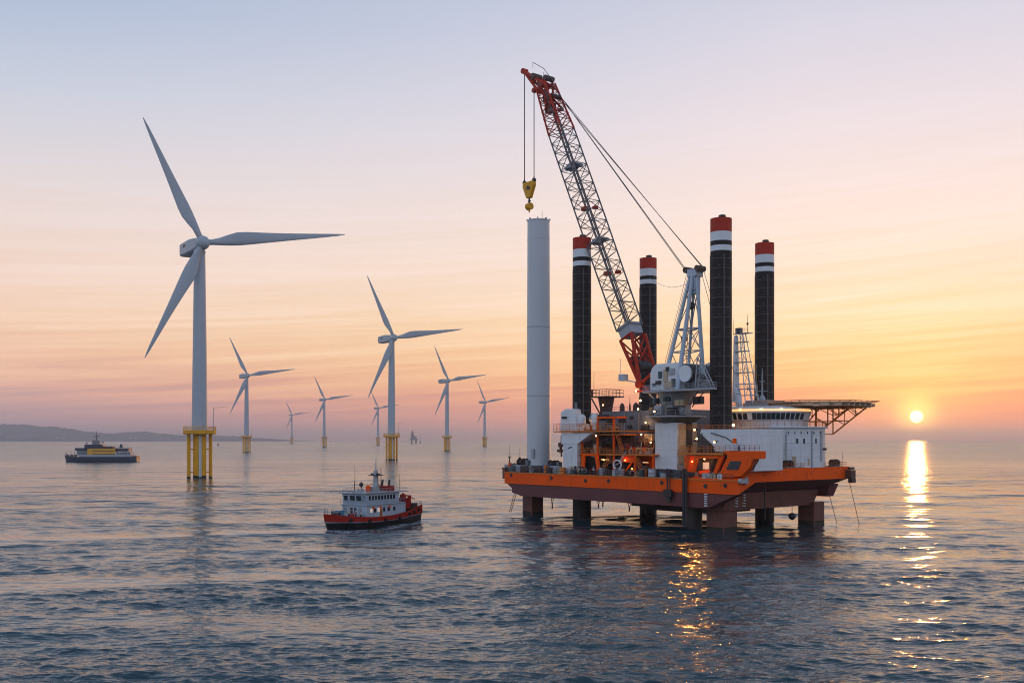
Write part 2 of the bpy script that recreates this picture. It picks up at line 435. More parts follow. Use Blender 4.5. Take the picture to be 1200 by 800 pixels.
    fn_ = t.noise(oc, 1.6, 6, 0.7)
    ff = t.math('MULTIPLY', t.rng(fn_, 0.44, 0.56), t.math('MULTIPLY', at2, 1.0), clamp=True)
    t.put(b.inputs['Base Color'], t.mix(ff, (0.006, 0.038, 0.048, 1), (0.55, 0.58, 0.6, 1)))
    t.put(b.inputs['Roughness'], t.math('ADD', t.rng(dist, 150, 1500, 0.095, 0.25), t.math('MULTIPLY', ff, 0.5)))
    b.inputs['IOR'].default_value = 1.5
    me.materials.append(m)
    return o

# world positions on the water of the moored things
FOAM = [(-41, 225, -34, 222, 1.6, 0.8), (-34, 224, -24, 240, 1.0, 0.55), (-24, 250, -18, 256, 2.4, 0.8), (-30, 228, -22, 246, 1.3, .8), (-43, 224, -60, 219, 2.0, .6),
        (-352, 922, -340, 930, 4, 0.9), (-345, 927, -300, 915, 3, 0.7), (-398, 925, -345, 925, 2.5, 0.5),
        (-163, 528, -162, 530, 7, 0.45),
        (45.6, 226.0, 46.5, 226.5, 4.2, .35), (5.7, 274.5, 6.5, 275, 4, .3), (17.8, 260, 18.5, 261, 3.8, .3), (70.5, 243.5, 71.5, 244.5, 4, .35), (41.5, 233, 42, 234, 3, .3), (63, 256, 64, 257, 3.8, .3)]
water()

# ------------------------------------------------------------------ hills on the far shore
def hills():
    prof = [(-160, 492), (-60, 495), (0, 496.5), (20, 496), (45, 499), (60, 499), (75, 501), (95, 504), (120, 507), (135, 507), (150, 505), (168, 505), (185, 507),
            (205, 509), (230, 509), (250, 509.5), (280, 511), (300, 512.5), (340, 514.5), (380, 516), (420, 515.5), (480, 516), (560, 516.5), (600, 517)]
    D = 13000.0
    g = np.random.default_rng(3); vs = []; nx, ny = 420, 9
    for i in range(nx):
        px = -160+760*i/(nx-1)
        y = np.interp(px, [p[0] for p in prof], [p[1] for p in prof])
        H = max(0.0, (HZ-y)*D/1200 - 0) * (20+0)/20
        H = H + (4*math.sin(px*.61)+3*math.sin(px*.23+1)+2.5*math.sin(px*1.31))*min(1, H/40)
        for j in range(ny):
            f = [0, .12, .3, .5, .7, .85, 1.0, .8, .3][j]
            yy = D-500+[0, 60, 160, 290, 410, 490, 560, 900, 1800][j] + 60*math.sin(px*.05+j)
            z = (H+14*min(1, H/18)-(3 if H < 3 else 0))*f + 3*math.sin(px*.7+j*2.1)*f*min(1, H/40) - (2 if j == 0 else 0)
            vs.append(((px-600)*(D/1200), yy, z))
    fs = [(i*ny+j, (i+1)*ny+j, (i+1)*ny+j+1, i*ny+j+1) for i in range(nx-1) for j in range(ny-1)]
    mb = MB(); mb.add(vs, fs, 0, True)
    m = bpy.data.materials.new('haze_blue_wooded_hillside'); m.use_nodes = True
    t = NT(m.node_tree); b = t.n['Principled BSDF']
    oc = t.node('ShaderNodeTexCoord').outputs['Object']
    t.put(b.inputs['Base Color'], t.ramp(t.noise(oc, 0.006, 6, 0.65), [(0.35, (0.010, 0.035, 0.050, 1)), (0.55, (0.020, 0.055, 0.070, 1)), (0.7, (0.05, 0.09, 0.10, 1))]))  # blue of distant haze is mixed into the woodland tones
    b.inputs['Roughness'].default_value = 1.0
    bp = t.node('ShaderNodeBump'); bp.inputs['Distance'].default_value = 12; t.put(bp.inputs['Height'], t.noise(oc, 0.02, 5)); t.put(b.inputs['Normal'], bp.outputs[0])
    o = mb.build('hills', m, fix=True); o['kind'] = 'structure'
    # pale houses low on the slope
    first = None
    spots = [(4, 10), (7, 13), (10, 9), (13, 14), (15, 9), (19, 12), (24, 10), (58, 8), (63, 10), (71, 8), (150, 7), (156, 9), (186, 7), (196, 8)]
    for k, (px, h) in enumerate(spots):
        loc = ((px-600)*10.43, 12540+h*8, h*3.2+12)
        if first is None:
            e = empty('hillside_house', loc, 0.2, 'tiny pale house low on the hazy wooded shore', 'house', 'houses on the far hillside')
            q = MB(); q.box((0, 0, 3), (30, 16, 20), 0); q.build('wall', M['farhouse'], e)
            q = MB(); q.prism([(-17, 13), (17, 13), (0, 20)], 1, -9, 9); q.build('roof', M['roof'], e)
            first = e
        else:
            e = copy_tree(first); e.location = loc; e.rotation_euler = (0, 0, k*0.7)
hills()

# ------------------------------------------------------------------ haze
def haze():
    mb = MB(); mb.bb((-28500, -28500, -60), (28500, 28500, 215))
    o = mb.build('haze', []) ; o['kind'] = 'stuff'
    m = bpy.data.materials.new('sea_haze'); m.use_nodes = True
    t = m.node_tree; t.nodes.remove(t.nodes['Principled BSDF'])
    v = t.nodes.new('ShaderNodeVolumePrincipled'); v.inputs['Color'].default_value = (0.80, 0.86, 0.95, 1)
    v.inputs['Density'].default_value = HAZE; v.inputs['Anisotropy'].default_value = 0.6
    t.links.new(v.outputs[0], t.nodes['Material Output'].inputs['Volume'])
    o.data.materials.append(m)
    o.display_type = 'WIRE'
HAZE = 0.00008
haze()

# ------------------------------------------------------------------ wind turbines
def W(px, D): return (px-600)*D/1200
def blade_mesh(L, name, parent, rot):
    secs = [(0.0, 3.0, 3.0, 0.0), (.04, 3.0, 3.0, 0), (.09, 3.5, 2.5, .12), (.15, 5.0, 2.0, .55), (.21, 6.1, 1.7, .95), (.28, 6.0, 1.4, .95), (.40, 4.9, 1.0, .7),
            (.55, 3.7, .75, .45), (.70, 2.7, .5, .25), (.84, 1.8, .32, .1), (.94, 1.1, .2, 0), (1.0, .3, .1, 0)]
    n = 16; vs = []
    for s_, ch, tk, off in secs:
        if s_ > .08: ch *= 1.12
        z = 2.2+s_*(L-2.2); tw = R(16*(1-s_)**2)*(1 if s_ > .06 else 0)
        for i in range(n):
            a = 2*math.pi*i/n; x = math.cos(a)*ch/2; y = math.sin(a)*tk/2
            if s_ > .08: y *= (0.55+0.45*math.cos(a)) + .25
            x = x - off
            X_ = x*math.cos(tw)-y*math.sin(tw); Y_ = x*math.sin(tw)+y*math.cos(tw)
            vs.append((X_, Y_ - 1.2*s_*s_, z))
    mb = MB(); k = len(secs)
    mb.add(vs, [(j*n+i, j*n+(i+1) % n, (j+1)*n+(i+1) % n, (j+1)*n+i) for j in range(k-1) for i in range(n)], 0, True)
    mb.add(vs[-n:], [tuple(range(n))]); mb.add(vs[:n], [tuple(range(n))[::-1]])
    o = mb.build(name, M['turb'], parent); o.rotation_euler = (0, R(rot), 0); return o

def make_turbine():
    root = empty('wind_turbine')
    HUB = 122.0
    # yellow foundation
    f = MB(); f.lathe([(3.35, -3), (3.35, 22.8)], n=28)
    f.lathe([(3.38, -3), (3.38, 1.4)], n=28, mi=1)
    f.build('foundation_column', [M['yellow'], M['growth']], root)
    for (x, y) in ((-5.7, 0.2), (5.7, -0.2), (0.6, 5.6)):
        q = MB(); q.tube((x, y, -3), (x, y, 23.1), .92, .92, 14); q.tube((x, y, -3), (x, y, 1.0), .95, .95, 14, 1)
        d_ = Vector((x, y, 0)).normalized()*3.1
        for z in (3.2, 15.2): q.tube((x, y, z), (d_.x, d_.y, z), .28, .28, 8)
        q.build('foundation_leg', [M['yellow'], M['growth']], root)
    q = MB()
    for dx in (-.5, .5): q.tube((dx-1.0, -3.75, 0.5), (dx-1.0, -3.75, 23), .16, .16, 6)
    for i in range(28): q.tube((-1.5, -3.75, 1+i*.8), (-.5, -3.75, 1+i*.8), .08, .08, 4)
    q.box((-1.0, -3.45, 12), (1.3, .1, 22)); q.build('boat_ladder', M['whiteplain'], root)
    q = MB(); q.lathe([(8.0, 22.9), (8.4, 23.1), (8.4, 24.9), (8.0, 25.0)], n=20); q.build('platform', M['yellow'], root)
    q = MB()
    ring = [(8.1*math.cos(2*math.pi*i/20), 8.1*math.sin(2*math.pi*i/20), 25.0) for i in range(21)]
    q.rail(ring, 1.9, 1.3, .09); q.build('platform_railing', M['yellow'], root)
    # tower
    t_ = MB(); prof = [(4.02, 25), (4.02, 26.2)] + [(4.02-1.2*(i/8)**1.05, 26.2+(HUB-5-26.2)*i/8) for i in range(1, 9)]
    t_.lathe(prof, n=40)
    for zz_ in (55, 86): t_.lathe([(4.02-1.2*(zz_-26)/90+.04, zz_), (4.02-1.2*(zz_-26)/90+.04, zz_+.3)], n=40, cap=False)
    tw = t_.build('tower', M['turb'], root)
    q = MB(); q.box((.4, -3.95, 27.2), (1.3, .25, 2.6)); q.build('door', M['lgrey'], tw)
    # davit crane
    q = MB(); q.tube((6.3, -3, 25), (6.3, -3, 37), .16, .14, 6); q.tube((6.3, -3, 36.8), (12.8, -4.5, 37.1), .13, .08, 6); q.tube((6.3, -3, 25), (6.3, -3, 27.5), .35, .3, 8)
    q.build('davit_crane', M['lgrey'], root)
    # nacelle
    q = MB()
    secs = [(-2.6, 2.5, -2.4, 2.4), (0, 2.9, -3.1, 3.0), (9, 3.5, -3.8, 3.6), (22.0, 3.3, -3.7, 3.2), (23.4, 2.9, -2.9, 2.8)]
    vs = []
    for (y, hw, lo, hi) in secs:
        c_ = .8
        vs += [(-hw+c_, y, HUB+lo), (hw-c_, y, HUB+lo), (hw, y, HUB+lo+c_), (hw, y, HUB+hi-c_), (hw-c_, y, HUB+hi), (-hw+c_, y, HUB+hi), (-hw, y, HUB+hi-c_), (-hw, y, HUB+lo+c_)]
    q.add(vs, [(j*8+i, j*8+(i+1) % 8, (j+1)*8+(i+1) % 8, (j+1)*8+i) for j in range(len(secs)-1) for i in range(8)])
    q.add(vs[:8], [tuple(range(8))]); q.add(vs[-8:], [tuple(range(8))])
    nac = q.build('nacelle', M['turb'], root)
    q = MB(); q.tube((0, 12.6, HUB+3.1), (0, 12.6, HUB+4.6), .1, .1, 6); q.build('aviation_light', M['dark'], nac)
    q = MB(); q.tube((0, 15.5, HUB+3), (0, 15.5, HUB+5.1), .12, .1, 6)
    q.tube((-.7, 15.5, HUB+4.8), (.7, 15.5, HUB+4.8), .08, .08, 5); q.build('wind_sensor', M['dark'], nac)
    q = MB(); q.box((-3.42, 14.4, HUB+.8), (.2, 3.4, 1.4)); q.build('vent', M['dark'], nac)
    q = MB(); q.lathe([(2.8, HUB-5.5), (3.1, HUB-4.2), (2.7, HUB-3.0)], n=24); q.build('yaw_ring', M['turb'], root)
    # rotor
    rot = empty('rotor', (0, -4.6, HUB), 0, parent=root)
    q = MB(); q.lathe([(2.6, -2.2), (3.4, -1.7), (3.65, -.4), (3.5, 1.0), (2.9, 2.3), (1.8, 3.2), (.5, 3.6)], n=28)
    hb = q.build('hub', M['turb'], rot); hb.rotation_euler = (R(90), 0, 0)
    for (a, L) in ((-27.5, 66.5), (80.5, 82), (206, 68)):
        blade_mesh(L, 'blade', rot, a)
    return root
turb = make_turbine()
TG = 'wind turbines of the offshore wind farm'
# hub px, hub py, distance, yaw, label
specs = [
 (234, 286, 533, 36, 'largest white wind turbine on a yellow foundation, nearest one at far left'),
 (459, 396, 1000, 36, 'second largest wind turbine, its yellow base just above the red boat'),
 (289, 440, 1640, 37, 'white wind turbine on yellow base, first one right of the biggest turbine'),
 (524, 446, 1830, 38, 'mid sized wind turbine standing between second largest turbine and the vessel'),
 (380, 468, 2750, 36, 'small wind turbine with yellow foot left of the second largest turbine'),
 (568, 471, 3020, 39, 'small wind turbine closest to the left end of the jack-up vessel'),
 (443, 478, 3750, 35, 'tiny wind turbine partly behind the second largest turbine'),
 (342, 486, 5000, 36, 'faintest and farthest wind turbine, pale grey in the haze'),
]
for i, (hx, hy, D, yaw, lab) in enumerate(specs):
    o = turb if i == 0 else copy_tree(turb)
    H = CAM_H + (HZ-hy)*D/1200; k = H/122.0
    th = R(yaw); yy = D
    o.location = (W(hx, D), D, 0); o.rotation_euler = (0, 0, th); o.scale = (k, k, k)
    tag(o, lab, 'wind turbine', TG)
# the faintest one shows no yellow base: it stands beyond the haze like the others
# ------------------------------------------------------------------ jack-up vessel
OX, OY = 47.3, 215.0
UA = math.atan2(.766, -.636)             # direction of u (towards the stern)
def V(u, v, z): return Vector((-u, v, z))
def u_of(px, v):
    k = (px-600)/1200.0
    return (OX+.766*v-k*(OY+.636*v))/(.636+.766*k)
def v_of(px, u):
    k = (px-600)/1200.0
    return (k*(OY+.766*u)-OX+.636*u)/(.766-.636*k)
def z_of(py, u, v): return CAM_H+(HZ-py)*(OY+.766*u+.636*v)/1200
VROT = math.atan2(-.766, .636)
def vessel_frame(name, u, v, z, label, cat, group=None, spin=0.0):
    """an Empty standing at (u, v, z) of the vessel, its local x towards the bow"""
    c, s = math.cos(VROT), math.sin(VROT)
    return empty(name, (OX+c*(-u)-s*v, OY+s*(-u)+c*v, z), VROT+spin, label, cat, group)
ship = empty('jack_up_vessel', (OX, OY, 0), VROT,
             'orange and maroon jack-up installation vessel standing on tall black legs', 'jack-up vessel')
DZ = 11.4; BZ = 13.7
def lamp_at(u, v, z, parent, r=.18, power=120, mat='lamp', col=(1, .55, .2)):
    q = MB(); q.lathe([(0.02, -r), (r*.8, -r*.6), (r, 0), (r*.8, r*.6), (.02, r)], n=10)
    o = q.build('lamp', M[mat], parent); o.location = V(u, v, z)
    if power:
        l = bpy.data.lights.new('lamp_light', 'POINT'); l.energy = power; l.color = col; l.shadow_soft_size = .3
        lo = bpy.data.objects.new('lamp_light', l); COL.objects.link(lo); lo.parent = o; lo.location = (0, -r-.35, 0)
    return o

def hull():
    mb = MB()      # 0 orange, 1 maroon, 2 deck, 3 redox
    VW = 42.0
    # stern part, full depth: outline in (u,z) extruded along v
    low = [(71.0, 5.2), (15.0, 5.2), (15.0, 8.35), (76.6, 8.35)]
    mb.prism([(-u, z) for u, z in low], 1, 0.25, VW-.25, 1)
    mb.prism([(-15.0, 5.21), (-8.0, 5.21), (-0.6, 8.35), (-15.0, 8.35)], 1, 0.25, 2.9, 1)
    mb.prism([(-u, z) for u, z in [(70, 5.2), (70, 7.2), (74.5, 7.2), (74.5, 6.0)]], 1, .3, VW-.3, 1)
    mb.prism([(-77.2, 8.35), (-13.9, 8.35), (-13.9, DZ), (-77.2, DZ)], 1, 0, VW, 0)
    mb.bb((-77.0, 0.3, DZ), (-14.1, VW-.3, DZ+.06), 2)
    # raised bow band, climbing over the first 6 metres of the bow
    a, b = 0.0, 6.2
    o_ = .02
    mb.hexa([V(-.1, a+o_, 8.4), V(-.1, b, 10.9), V(14, b, 10.9), V(14, a+o_, 8.4), V(-.1, a+o_, DZ+.1), V(-.1, b, BZ), V(14, b, BZ), V(14, a+o_, DZ+.1)], 0)
    mb.hexa([V(-.1, b, 10.9), V(-.1, VW, 10.9), V(17, VW, 10.9), V(17, b, 10.9), V(-.1, b, BZ), V(-.1, VW, BZ), V(17, VW, BZ), V(17, b, BZ)], 0)
    mb.hexa([V(.4, b+.3, BZ), V(.4, VW-.4, BZ), V(16.6, VW-.4, BZ), V(16.6, b+.3, BZ), V(.4, b+.3, BZ+.05), V(.4, VW-.4, BZ+.05), V(16.6, VW-.4, BZ+.05), V(16.6, b+.3, BZ+.05)], 2)
    # dark flare under the bow band, then the maroon forefoot
    mb.hexa([V(5.5, 3.2, 8.3), V(5.5, VW-4, 8.3), V(16, VW-4, 8.3), V(16, 3.2, 8.3), V(.15, b-.2, 10.88), V(.15, VW-.2, 10.88), V(16.5, VW-.2, 10.88), V(16.5, b-.2, 10.88)], 1)
    mb.hexa([V(5.8, 3.0, 4.6), V(5.8, 36, 4.6), V(15, 36, 4.6), V(15, 3.0, 4.6), V(5.2, 2.9, 8.31), V(5.2, 37.5, 8.31), V(15.5, 37.5, 8.31), V(15.5, 2.9, 8.31)], 3)
    mb.hexa([V(3.6, 38.2, 6.6), V(3.6, 41, 6.6), V(7, 41, 6.6), V(7, 38.2, 6.6), V(2.4, 37.6, 9.6), V(2.4, 41.4, 9.6), V(8, 41.4, 9.6), V(8, 37.6, 9.6)], 1)
    h = mb.build('hull', [M['orange'], M['maroon'], M['deck'], M['redox']], ship, bevel=.06)
    # rubbing strake and edge plate
    q = MB(); q.bb((-77.2, -.14, DZ-.22), (0.1, .02, DZ+.04)); q.build('deck_edge_plate', M['orangerail'], h)
    # draught marks (a ladder of short strokes, as on the photograph)
    for (px, v, z0, z1, n) in ((827, -.02, 5.6, 8.1, 6),):
        u = u_of(px, 0); q = MB()
        for i in range(n):
            z = z0+(z1-z0)*i/(n-1); q.bb((-u-.35, v-.03, z), (-u+.35, v+.25, z+.24))
        q.build('draught_marks', M['whiteplain'], h)
    for px in (864, 873):
        v = v_of(px, 5.0); q = MB()
        for i in range(5):
            q.bb((-5.5-.3, v-.2, 5.4+i*.6), (-4.9-.1, v+.2, 5.62+i*.6))
        q.build('draught_marks', M['whiteplain'], h)
    # hawse openings and fairleads on the orange band
    for px, zc in ((600, 10.6), (647, 10.3), (687, 10.0), (714, 10.2), (776, 10.3), (827, 10.0), (850, 10.3)):
        u = u_of(px, 0); q = MB()
        q.tube((-u, -.16, zc), (-u, .1, zc), .48, .48, 12, 0); q.tube((-u, -.22, zc), (-u, .1, zc), .28, .28, 10, 1)
        q.build('hawse_opening', [M['brown'], M['dark']], h)
    for px in (895, 912, 950, 978):
        v = v_of(px, 0); q = MB(); q.box((.08, v, 12.4), (.12, .25, .5)); q.build('scupper', M['dark'], h)
    # big fairlead rollers at the near corner and bow tip
    v = v_of(869, 0); q = MB(); q.tube((.1, v-.9, 11.3), (.9, v-.9, 11.3), .55, .55, 12); q.box((.5, v+.2, 11.3), (.9, 1.8, .9)); q.tube((.6, v+.9, 10.6), (.6, v+.9, 12.1), .35, .35, 10)
    q.build('fairlead', M['lgrey'], ship)
    q = MB(); q.box((1.0, 41.0, 11.9), (1.5, 1.9, 2.0)); q.box((1.2, 41.3, 10.4), (1.1, 1.5, 1.0)); q.tube((1.2, 40, 13.3), (1.2, 42, 13.3), .3, .3, 8); q.build('anchor_bracket', M['brown'], ship)
    q = MB(); q.box((-77.7, 1.2, 11.0), (1.0, 2.2, 2.9)); q.box((-78.0, 1.2, 12.3), (1.1, 2.0, .5)); q.build('fender_block', M['redox'], ship)
    # pipe caissons and service lines down the side
    for px, r in ((784, .17), (787, .12), (803, .32), (806, .26)):
        u = u_of(px, 0); q = MB(); q.tube((-u, -.5, 1.0 if px > 800 else 6.2), (-u, -.5, 13.6), r, r, 8); q.build('service_pipe', M['dark'], ship)
    q = MB(); u = u_of(785, 0); q.box((-u, -.55, 8.1), (2.2, .7, 1.6)); q.box((-u, -.5, 6.6), (1.4, .5, 1.0)); q.build('valve_box', M['dark'], ship)
    v = v_of(894, 3); q = MB(); q.tube((-2.5, v, 2.5), (-2.5, v, 12), .16, .16, 6); q.build('service_pipe', M['dark'], ship)
    # under the hull
    q = MB(); q.bb((-46, 20, 2.2), (-24, 36, 5.3)); q.bb((-42, 12, 3.6), (-33, 19, 5.3)); q.build('keel_cooler_box', M['dark'], ship)
    for px, zl in ((648, 2.6), (738, 3.4), (702, 3.6), (707, 4.0), (757, 3.0)):
        u = u_of(px, 5); q = MB(); q.tube((-u-.5, 5, 5.3), (-u, 5, zl), .1, .1, 5); q.tube((-u+.5, 5, 5.3), (-u, 5, zl), .1, .1, 5); q.tube((-u, 5, zl+.3), (-u, 5, zl-.6), .18, .18, 6)
        q.box((-u, 5, 4.9), (1.4, .3, .3)); q.build('sea_suction_hanger', M['dark'], ship)
    # navigation ladder hanging at the stern, mooring ropes at the bow
    q = MB()
    for dx in (0, .8): q.tube((-74+dx, 1, 6.3), (-76+dx, .6, .6), .08, .08, 5)
    for i in range(10): q.tube((-74-.2*i, 1-.04*i, 6.0-.57*i), (-73.2-.2*i, 1-.04*i, 6.0-.57*i), .06, .06, 4)
    q.build('rope_ladder', M['rope'], ship)
    for a, b in (((.2, 41.5, 10.8), (1.5, 44.0, -.2)), ((-4, 39, 9), (0.5, 36.2, .4))):
        q = MB(); q.tube(a, b, .07, .07, 5); q.build('mooring_rope', M['rope'], ship)
    v = v_of(928, 6); q = MB(); q.tube((-6, v, 5), (-6, v, 3.0), .07, .07, 5); q.lathe([(.05, .9), (.7, .7), (.9, 0), (.5, -.6), (.1, -.8)], (-6, v, 2.2), 10); q.build('hanging_buoy', M['dark'], ship)
    return h
hull()

LEG_PROF = None
def leg(u, v, top, name='leg', square=None):
    r = 2.35
    mb = MB()
    bands = [(0, -4), (0, top-7.2), (1, top-6.0), (0, top-5.0), (1, top-3.0), (2, top)]
    z0 = -4
    for mi, z in bands[1:]:
        mb.lathe([(r, z0), (r, z)], n=36, mi=mi, cap=False); z0 = z
    mb.lathe([(r, top-.01), (r*.97, top), (0.01, top+.05)], n=36, mi=2, cap=False)
    mb.lathe([(.8, top), (.8, top+.8), (.02, top+1.0)], (0.3, 0, 0), n=8, mi=3, cap=False)
    o = mb.build(name, [M['legblack'], M['whiteplain'], M['red'], M['dark']], ship)
    o.location = V(u, v, 0)
    z = 14.5; q = MB()
    while z < top-7.5:
        q.lathe([(r+.01, z), (r+.035, z+.02), (r+.035, z+.10), (r+.01, z+.12)], n=36, cap=False); z += 2.15
    q.build('weld_band', M['seam'], o)['kind'] = 'stuff'
    q = MB(); g = random.Random(int(u*10))
    for a_ in (-60, -110):
        z = 13.0
        while z < top-8.5:
            q.tube(((r-.05)*math.cos(R(a_)), (r-.05)*math.sin(R(a_)), z), ((r+.03)*math.cos(R(a_)), (r+.03)*math.sin(R(a_)), z), .22, .22, 8); z += 2.15
    q.build('pin_holes', M['dark'], o)['kind'] = 'stuff'
    q = MB()     # pin-hole strip facing the camera side
    for a in (-35, -145, 75):
        x, y = (r+.02)*math.cos(R(a)), (r+.02)*math.sin(R(a))
        q.box((x, y, (top-8+10)/2), (.12, .28, top-18), rz=R(a))
    q.build('rack_strip', M['seam'], o)
    return o
leg(9.1, 6, 68.6); leg(54, 6.5, 71.2); leg(58.5, 36, 70.0); leg(21.5, 38.5, 69.0)
def column(u, v, side, name='support_column', mat='redox', rz=0):
    mb = MB(); mb.bb((-side/2, -side/2, -4), (side/2, side/2, 5.3), 0); mb.bb((-side/2-.02, -side/2-.02, -4), (side/2+.02, side/2+.02, .9), 1)
    for s_ in (-1, 1): mb.box((s_*side/2, s_*-side/2, 1), (.25, .25, 8.4), 0)
    o = mb.build(name, [M[mat], M['growth']], ship); o.location = V(u, v, 0); return o
column(8.9, 6.0, 4.7); column(73.2, 6.6, 3.9); column(7.0, 37.0, 4.3)
q = MB(); q.tube((0, 0, -4), (0, 0, 5.3), 1.7, 1.7, 20); o = q.build('support_column', M['dark'], ship); o.location = V(17.6, 7.2, 0)

# ---------------- rails round the deck
q = MB(); q.rail([V(76.8, .25, DZ), V(60, .25, DZ)], 1.25, 1.7, .06); q.rail([V(60, .25, DZ), V(28, .25, DZ)], 1.25, 1.7, .06); q.rail([V(21, .25, DZ), V(1.5, .25, DZ)], 1.25, 1.7, .06)
q.rail([V(76.8, .25, DZ), V(76.8, 40, DZ)], 1.15, 2.4, .045)
q.build('deck_railing', M['seam'], ship)
q = MB(); q.rail([V(.3, 6.6, BZ), V(.3, 41.5, BZ), V(10, 41.5, BZ)], 1.0, 2.2, .04); q.build('bow_railing', M['orangerail'], ship)

# ---------------- bow accommodation
def bow_house():
    cu, cv = 11.0, 28.6
    r = 11.2
    house = empty('accommodation_block', V(cu, cv, 0), 0, parent=ship)
    mb = MB(); mb.lathe([(r, BZ), (r, 22.6)], n=64)
    wl = mb.build('curved_wall', M['white'], house)
    # position on the wall seen at a pixel: angle from world ray
    cwx, cwy = OX-.636*cu+.766*cv, OY+.766*cu+.636*cv
    def wall(px, rr=r):
        k = (px-600)/1200; A = k*k+1; B = -2*(k*cwx+cwy); C_ = cwx**2+cwy**2-rr*rr
        y = (-B-math.sqrt(max(0, B*B-4*A*C_)))/(2*A); return math.atan2(y-cwy, k*y-cwx)-VROT, y
    def onwall(px, py, w_, h_, mat, name, parent=house, rr=r, t=.12):
        a, y = wall(px, rr); z = CAM_H+(HZ-py)*y/1200
        q = MB(); q.box((0, 0, 0), (t, w_, h_)); o = q.build(name, M[mat], parent)
        o.location = (rr*math.cos(a), rr*math.sin(a), z); o.rotation_euler = (0, 0, a); return o
    for px in (891, 912, 934, 942, 956): onwall(px, 516.5, .45, 1.1, 'glass', 'window')
    for px, mt, w_, h_ in ((913, 'grey', .9, 2.1), (930.5, 'cream', .95, 2.2), (947.5, 'cream', .5, 1.2)):
        onwall(px, 541 if mt != 'grey' else 541.5, w_, h_+.3, mt, 'door')
    for k_ in range(13): onwall(872+7.4*k_, 506.8, .14, .6, 'dark', 'deck_bracket', t=.3)
    q = MB(); a, y = wall(962); q.box((0, 0, 17), (.3, .9, 7)); o = q.build('cable_tray', M['lgrey'], house); o.location = (r*math.cos(a), r*math.sin(a), 1.6); o.rotation_euler = (0, 0, a)
    onwall(965, 526, .9, .5, 'dark', 'floodlight_bracket', t=1.2)
    for px, y0, y1, t_ in ((874, 504, 549, .16), (886, 506, 549, .10), (901, 505, 549, .13), (921, 505, 549, .10), (951, 504, 549, .14)):
        a, y = wall(px); za, zb_ = CAM_H+(HZ-y1)*y/1200, CAM_H+(HZ-y0)*y/1200
        q = MB(); q.tube((r+.12, 0, za), (r+.12, 0, zb_), t_, t_, 6)
        for zz_ in (za+1.5, (za+zb_)/2, zb_-1): q.box((r+.08, 0, zz_), (.2, .5, .12))
        o = q.build('wall_pipe', M['lgrey'], house); o.rotation_euler = (0, 0, a)
    for z_ in (16.4, 19.3):
        mb = MB(); mb.lathe([(r+.005, z_), (r+.05, z_+.01), (r+.05, z_+.09), (r+.005, z_+.1)], n=64, cap=False); mb.build('plate_strake', M['whiteplain'], house)
    # balcony
    mb = MB(); mb.lathe([(11.6, 22.6), (11.9, 22.7), (11.9, 22.95), (11.6, 23.0)], n=64); mb.build('balcony', M['whiteplain'], house)
    ring = [(11.75*math.cos(2*math.pi*i/48), 11.75*math.sin(2*math.pi*i/48), 23.0) for i in range(49)]
    q = MB(); q.rail(ring, 1.25, 1.4, .05, rails=(1, .66, .33)); q.build('balcony_railing', M['orangerail'], house)
    # glazed bridge, a smaller ring above, pushed towards the camera's left
    du, dv = 1.5, -1.6
    br = empty('bridge', V(du, dv, 0), 0, parent=house)
    rb = 9.7
    mb = MB(); mb.lathe([(rb-.2, 23.0), (rb-.1, 24.45), (rb+.42, 26.15), (rb+.55, 26.3), (rb+.6, 27.3), (rb-1.2, 27.7), (.1, 27.9)], n=64)
    mb.build('bridge_wall', M['whiteplain'], br)
    bwx, bwy = OX-.636*(cu+du)+.766*(cv+dv), OY+.766*(cu+du)+.636*(cv+dv)
    def ba(px, rr=rb):
        k = (px-600)/1200; A = k*k+1; B = -2*(k*bwx+bwy); C_ = bwx**2+bwy**2-rr*rr
        y = (-B-math.sqrt(max(0, B*B-4*A*C_)))/(2*A); return math.atan2(y-bwy, k*y-bwx)-VROT
    mb = MB(); mb.lathe([(rb+.36, 26.16), (rb+.58, 26.18), (rb+.58, 26.3), (rb+.4, 26.32)], n=64, cap=False); mb.lathe([(rb-.02, 24.30), (rb+.12, 24.32), (rb+.14, 24.44), (rb-.02, 24.46)], n=64, cap=False); mb.build('window_band_trim', M['lgrey'], br)
    xs = [855.5, 861.5, 867.5, 873.5] + [884+5.5*i for i in range(11)]
    for i, px in enumerate(xs):
        a = ba(px); wd = 1.05 if px < 876 else .95
        if px > 930: wd = 1.15
        q = MB(); q.box((0, 0, 0), (.10, wd, 1.5), ry=R(17)); o = q.build('window', M['glass'], br)
        o.location = ((rb+.20)*math.cos(a), (rb+.20)*math.sin(a), 25.35); o.rotation_euler = (0, 0, a)
    mb = MB(); mb.lathe([(rb+.62, 26.55), (rb+.70, 26.6), (rb+.70, 26.95), (rb+.62, 27.0)], n=64, a0=R(-170), a1=R(20), cap=False)
    mb.build('roof_glow_strip', M['stripglow'], br)  # emissive warm band round the bridge roof edge
    ring = [((rb-.4)*math.cos(2*math.pi*i/30), (rb-.4)*math.sin(2*math.pi*i/30), 27.4) for i in range(31)]
    q = MB(); q.rail(ring, 1.1, 1.9, .05); q.build('roof_railing', M['orangerail'], br)
    for a in (-150, -118, -88, -60, -35):
        q = MB(); q.lathe([(.02, -.15), (.2, 0), (.02, .15)], n=8); o = q.build('lamp', M['lamp'], br); o.location = ((rb+.85)*math.cos(R(a)), (rb+.85)*math.sin(R(a)), 26.9)
    # cabins and pipes on the bridge roof
    q = MB(); q.bb((-3, -4, 27.6), (3, 3, 29.2)); q.bb((-6, -1, 27.6), (-3.4, 2, 28.7)); q.build('roof_cabin', M['lgrey'], br)
bow_house()

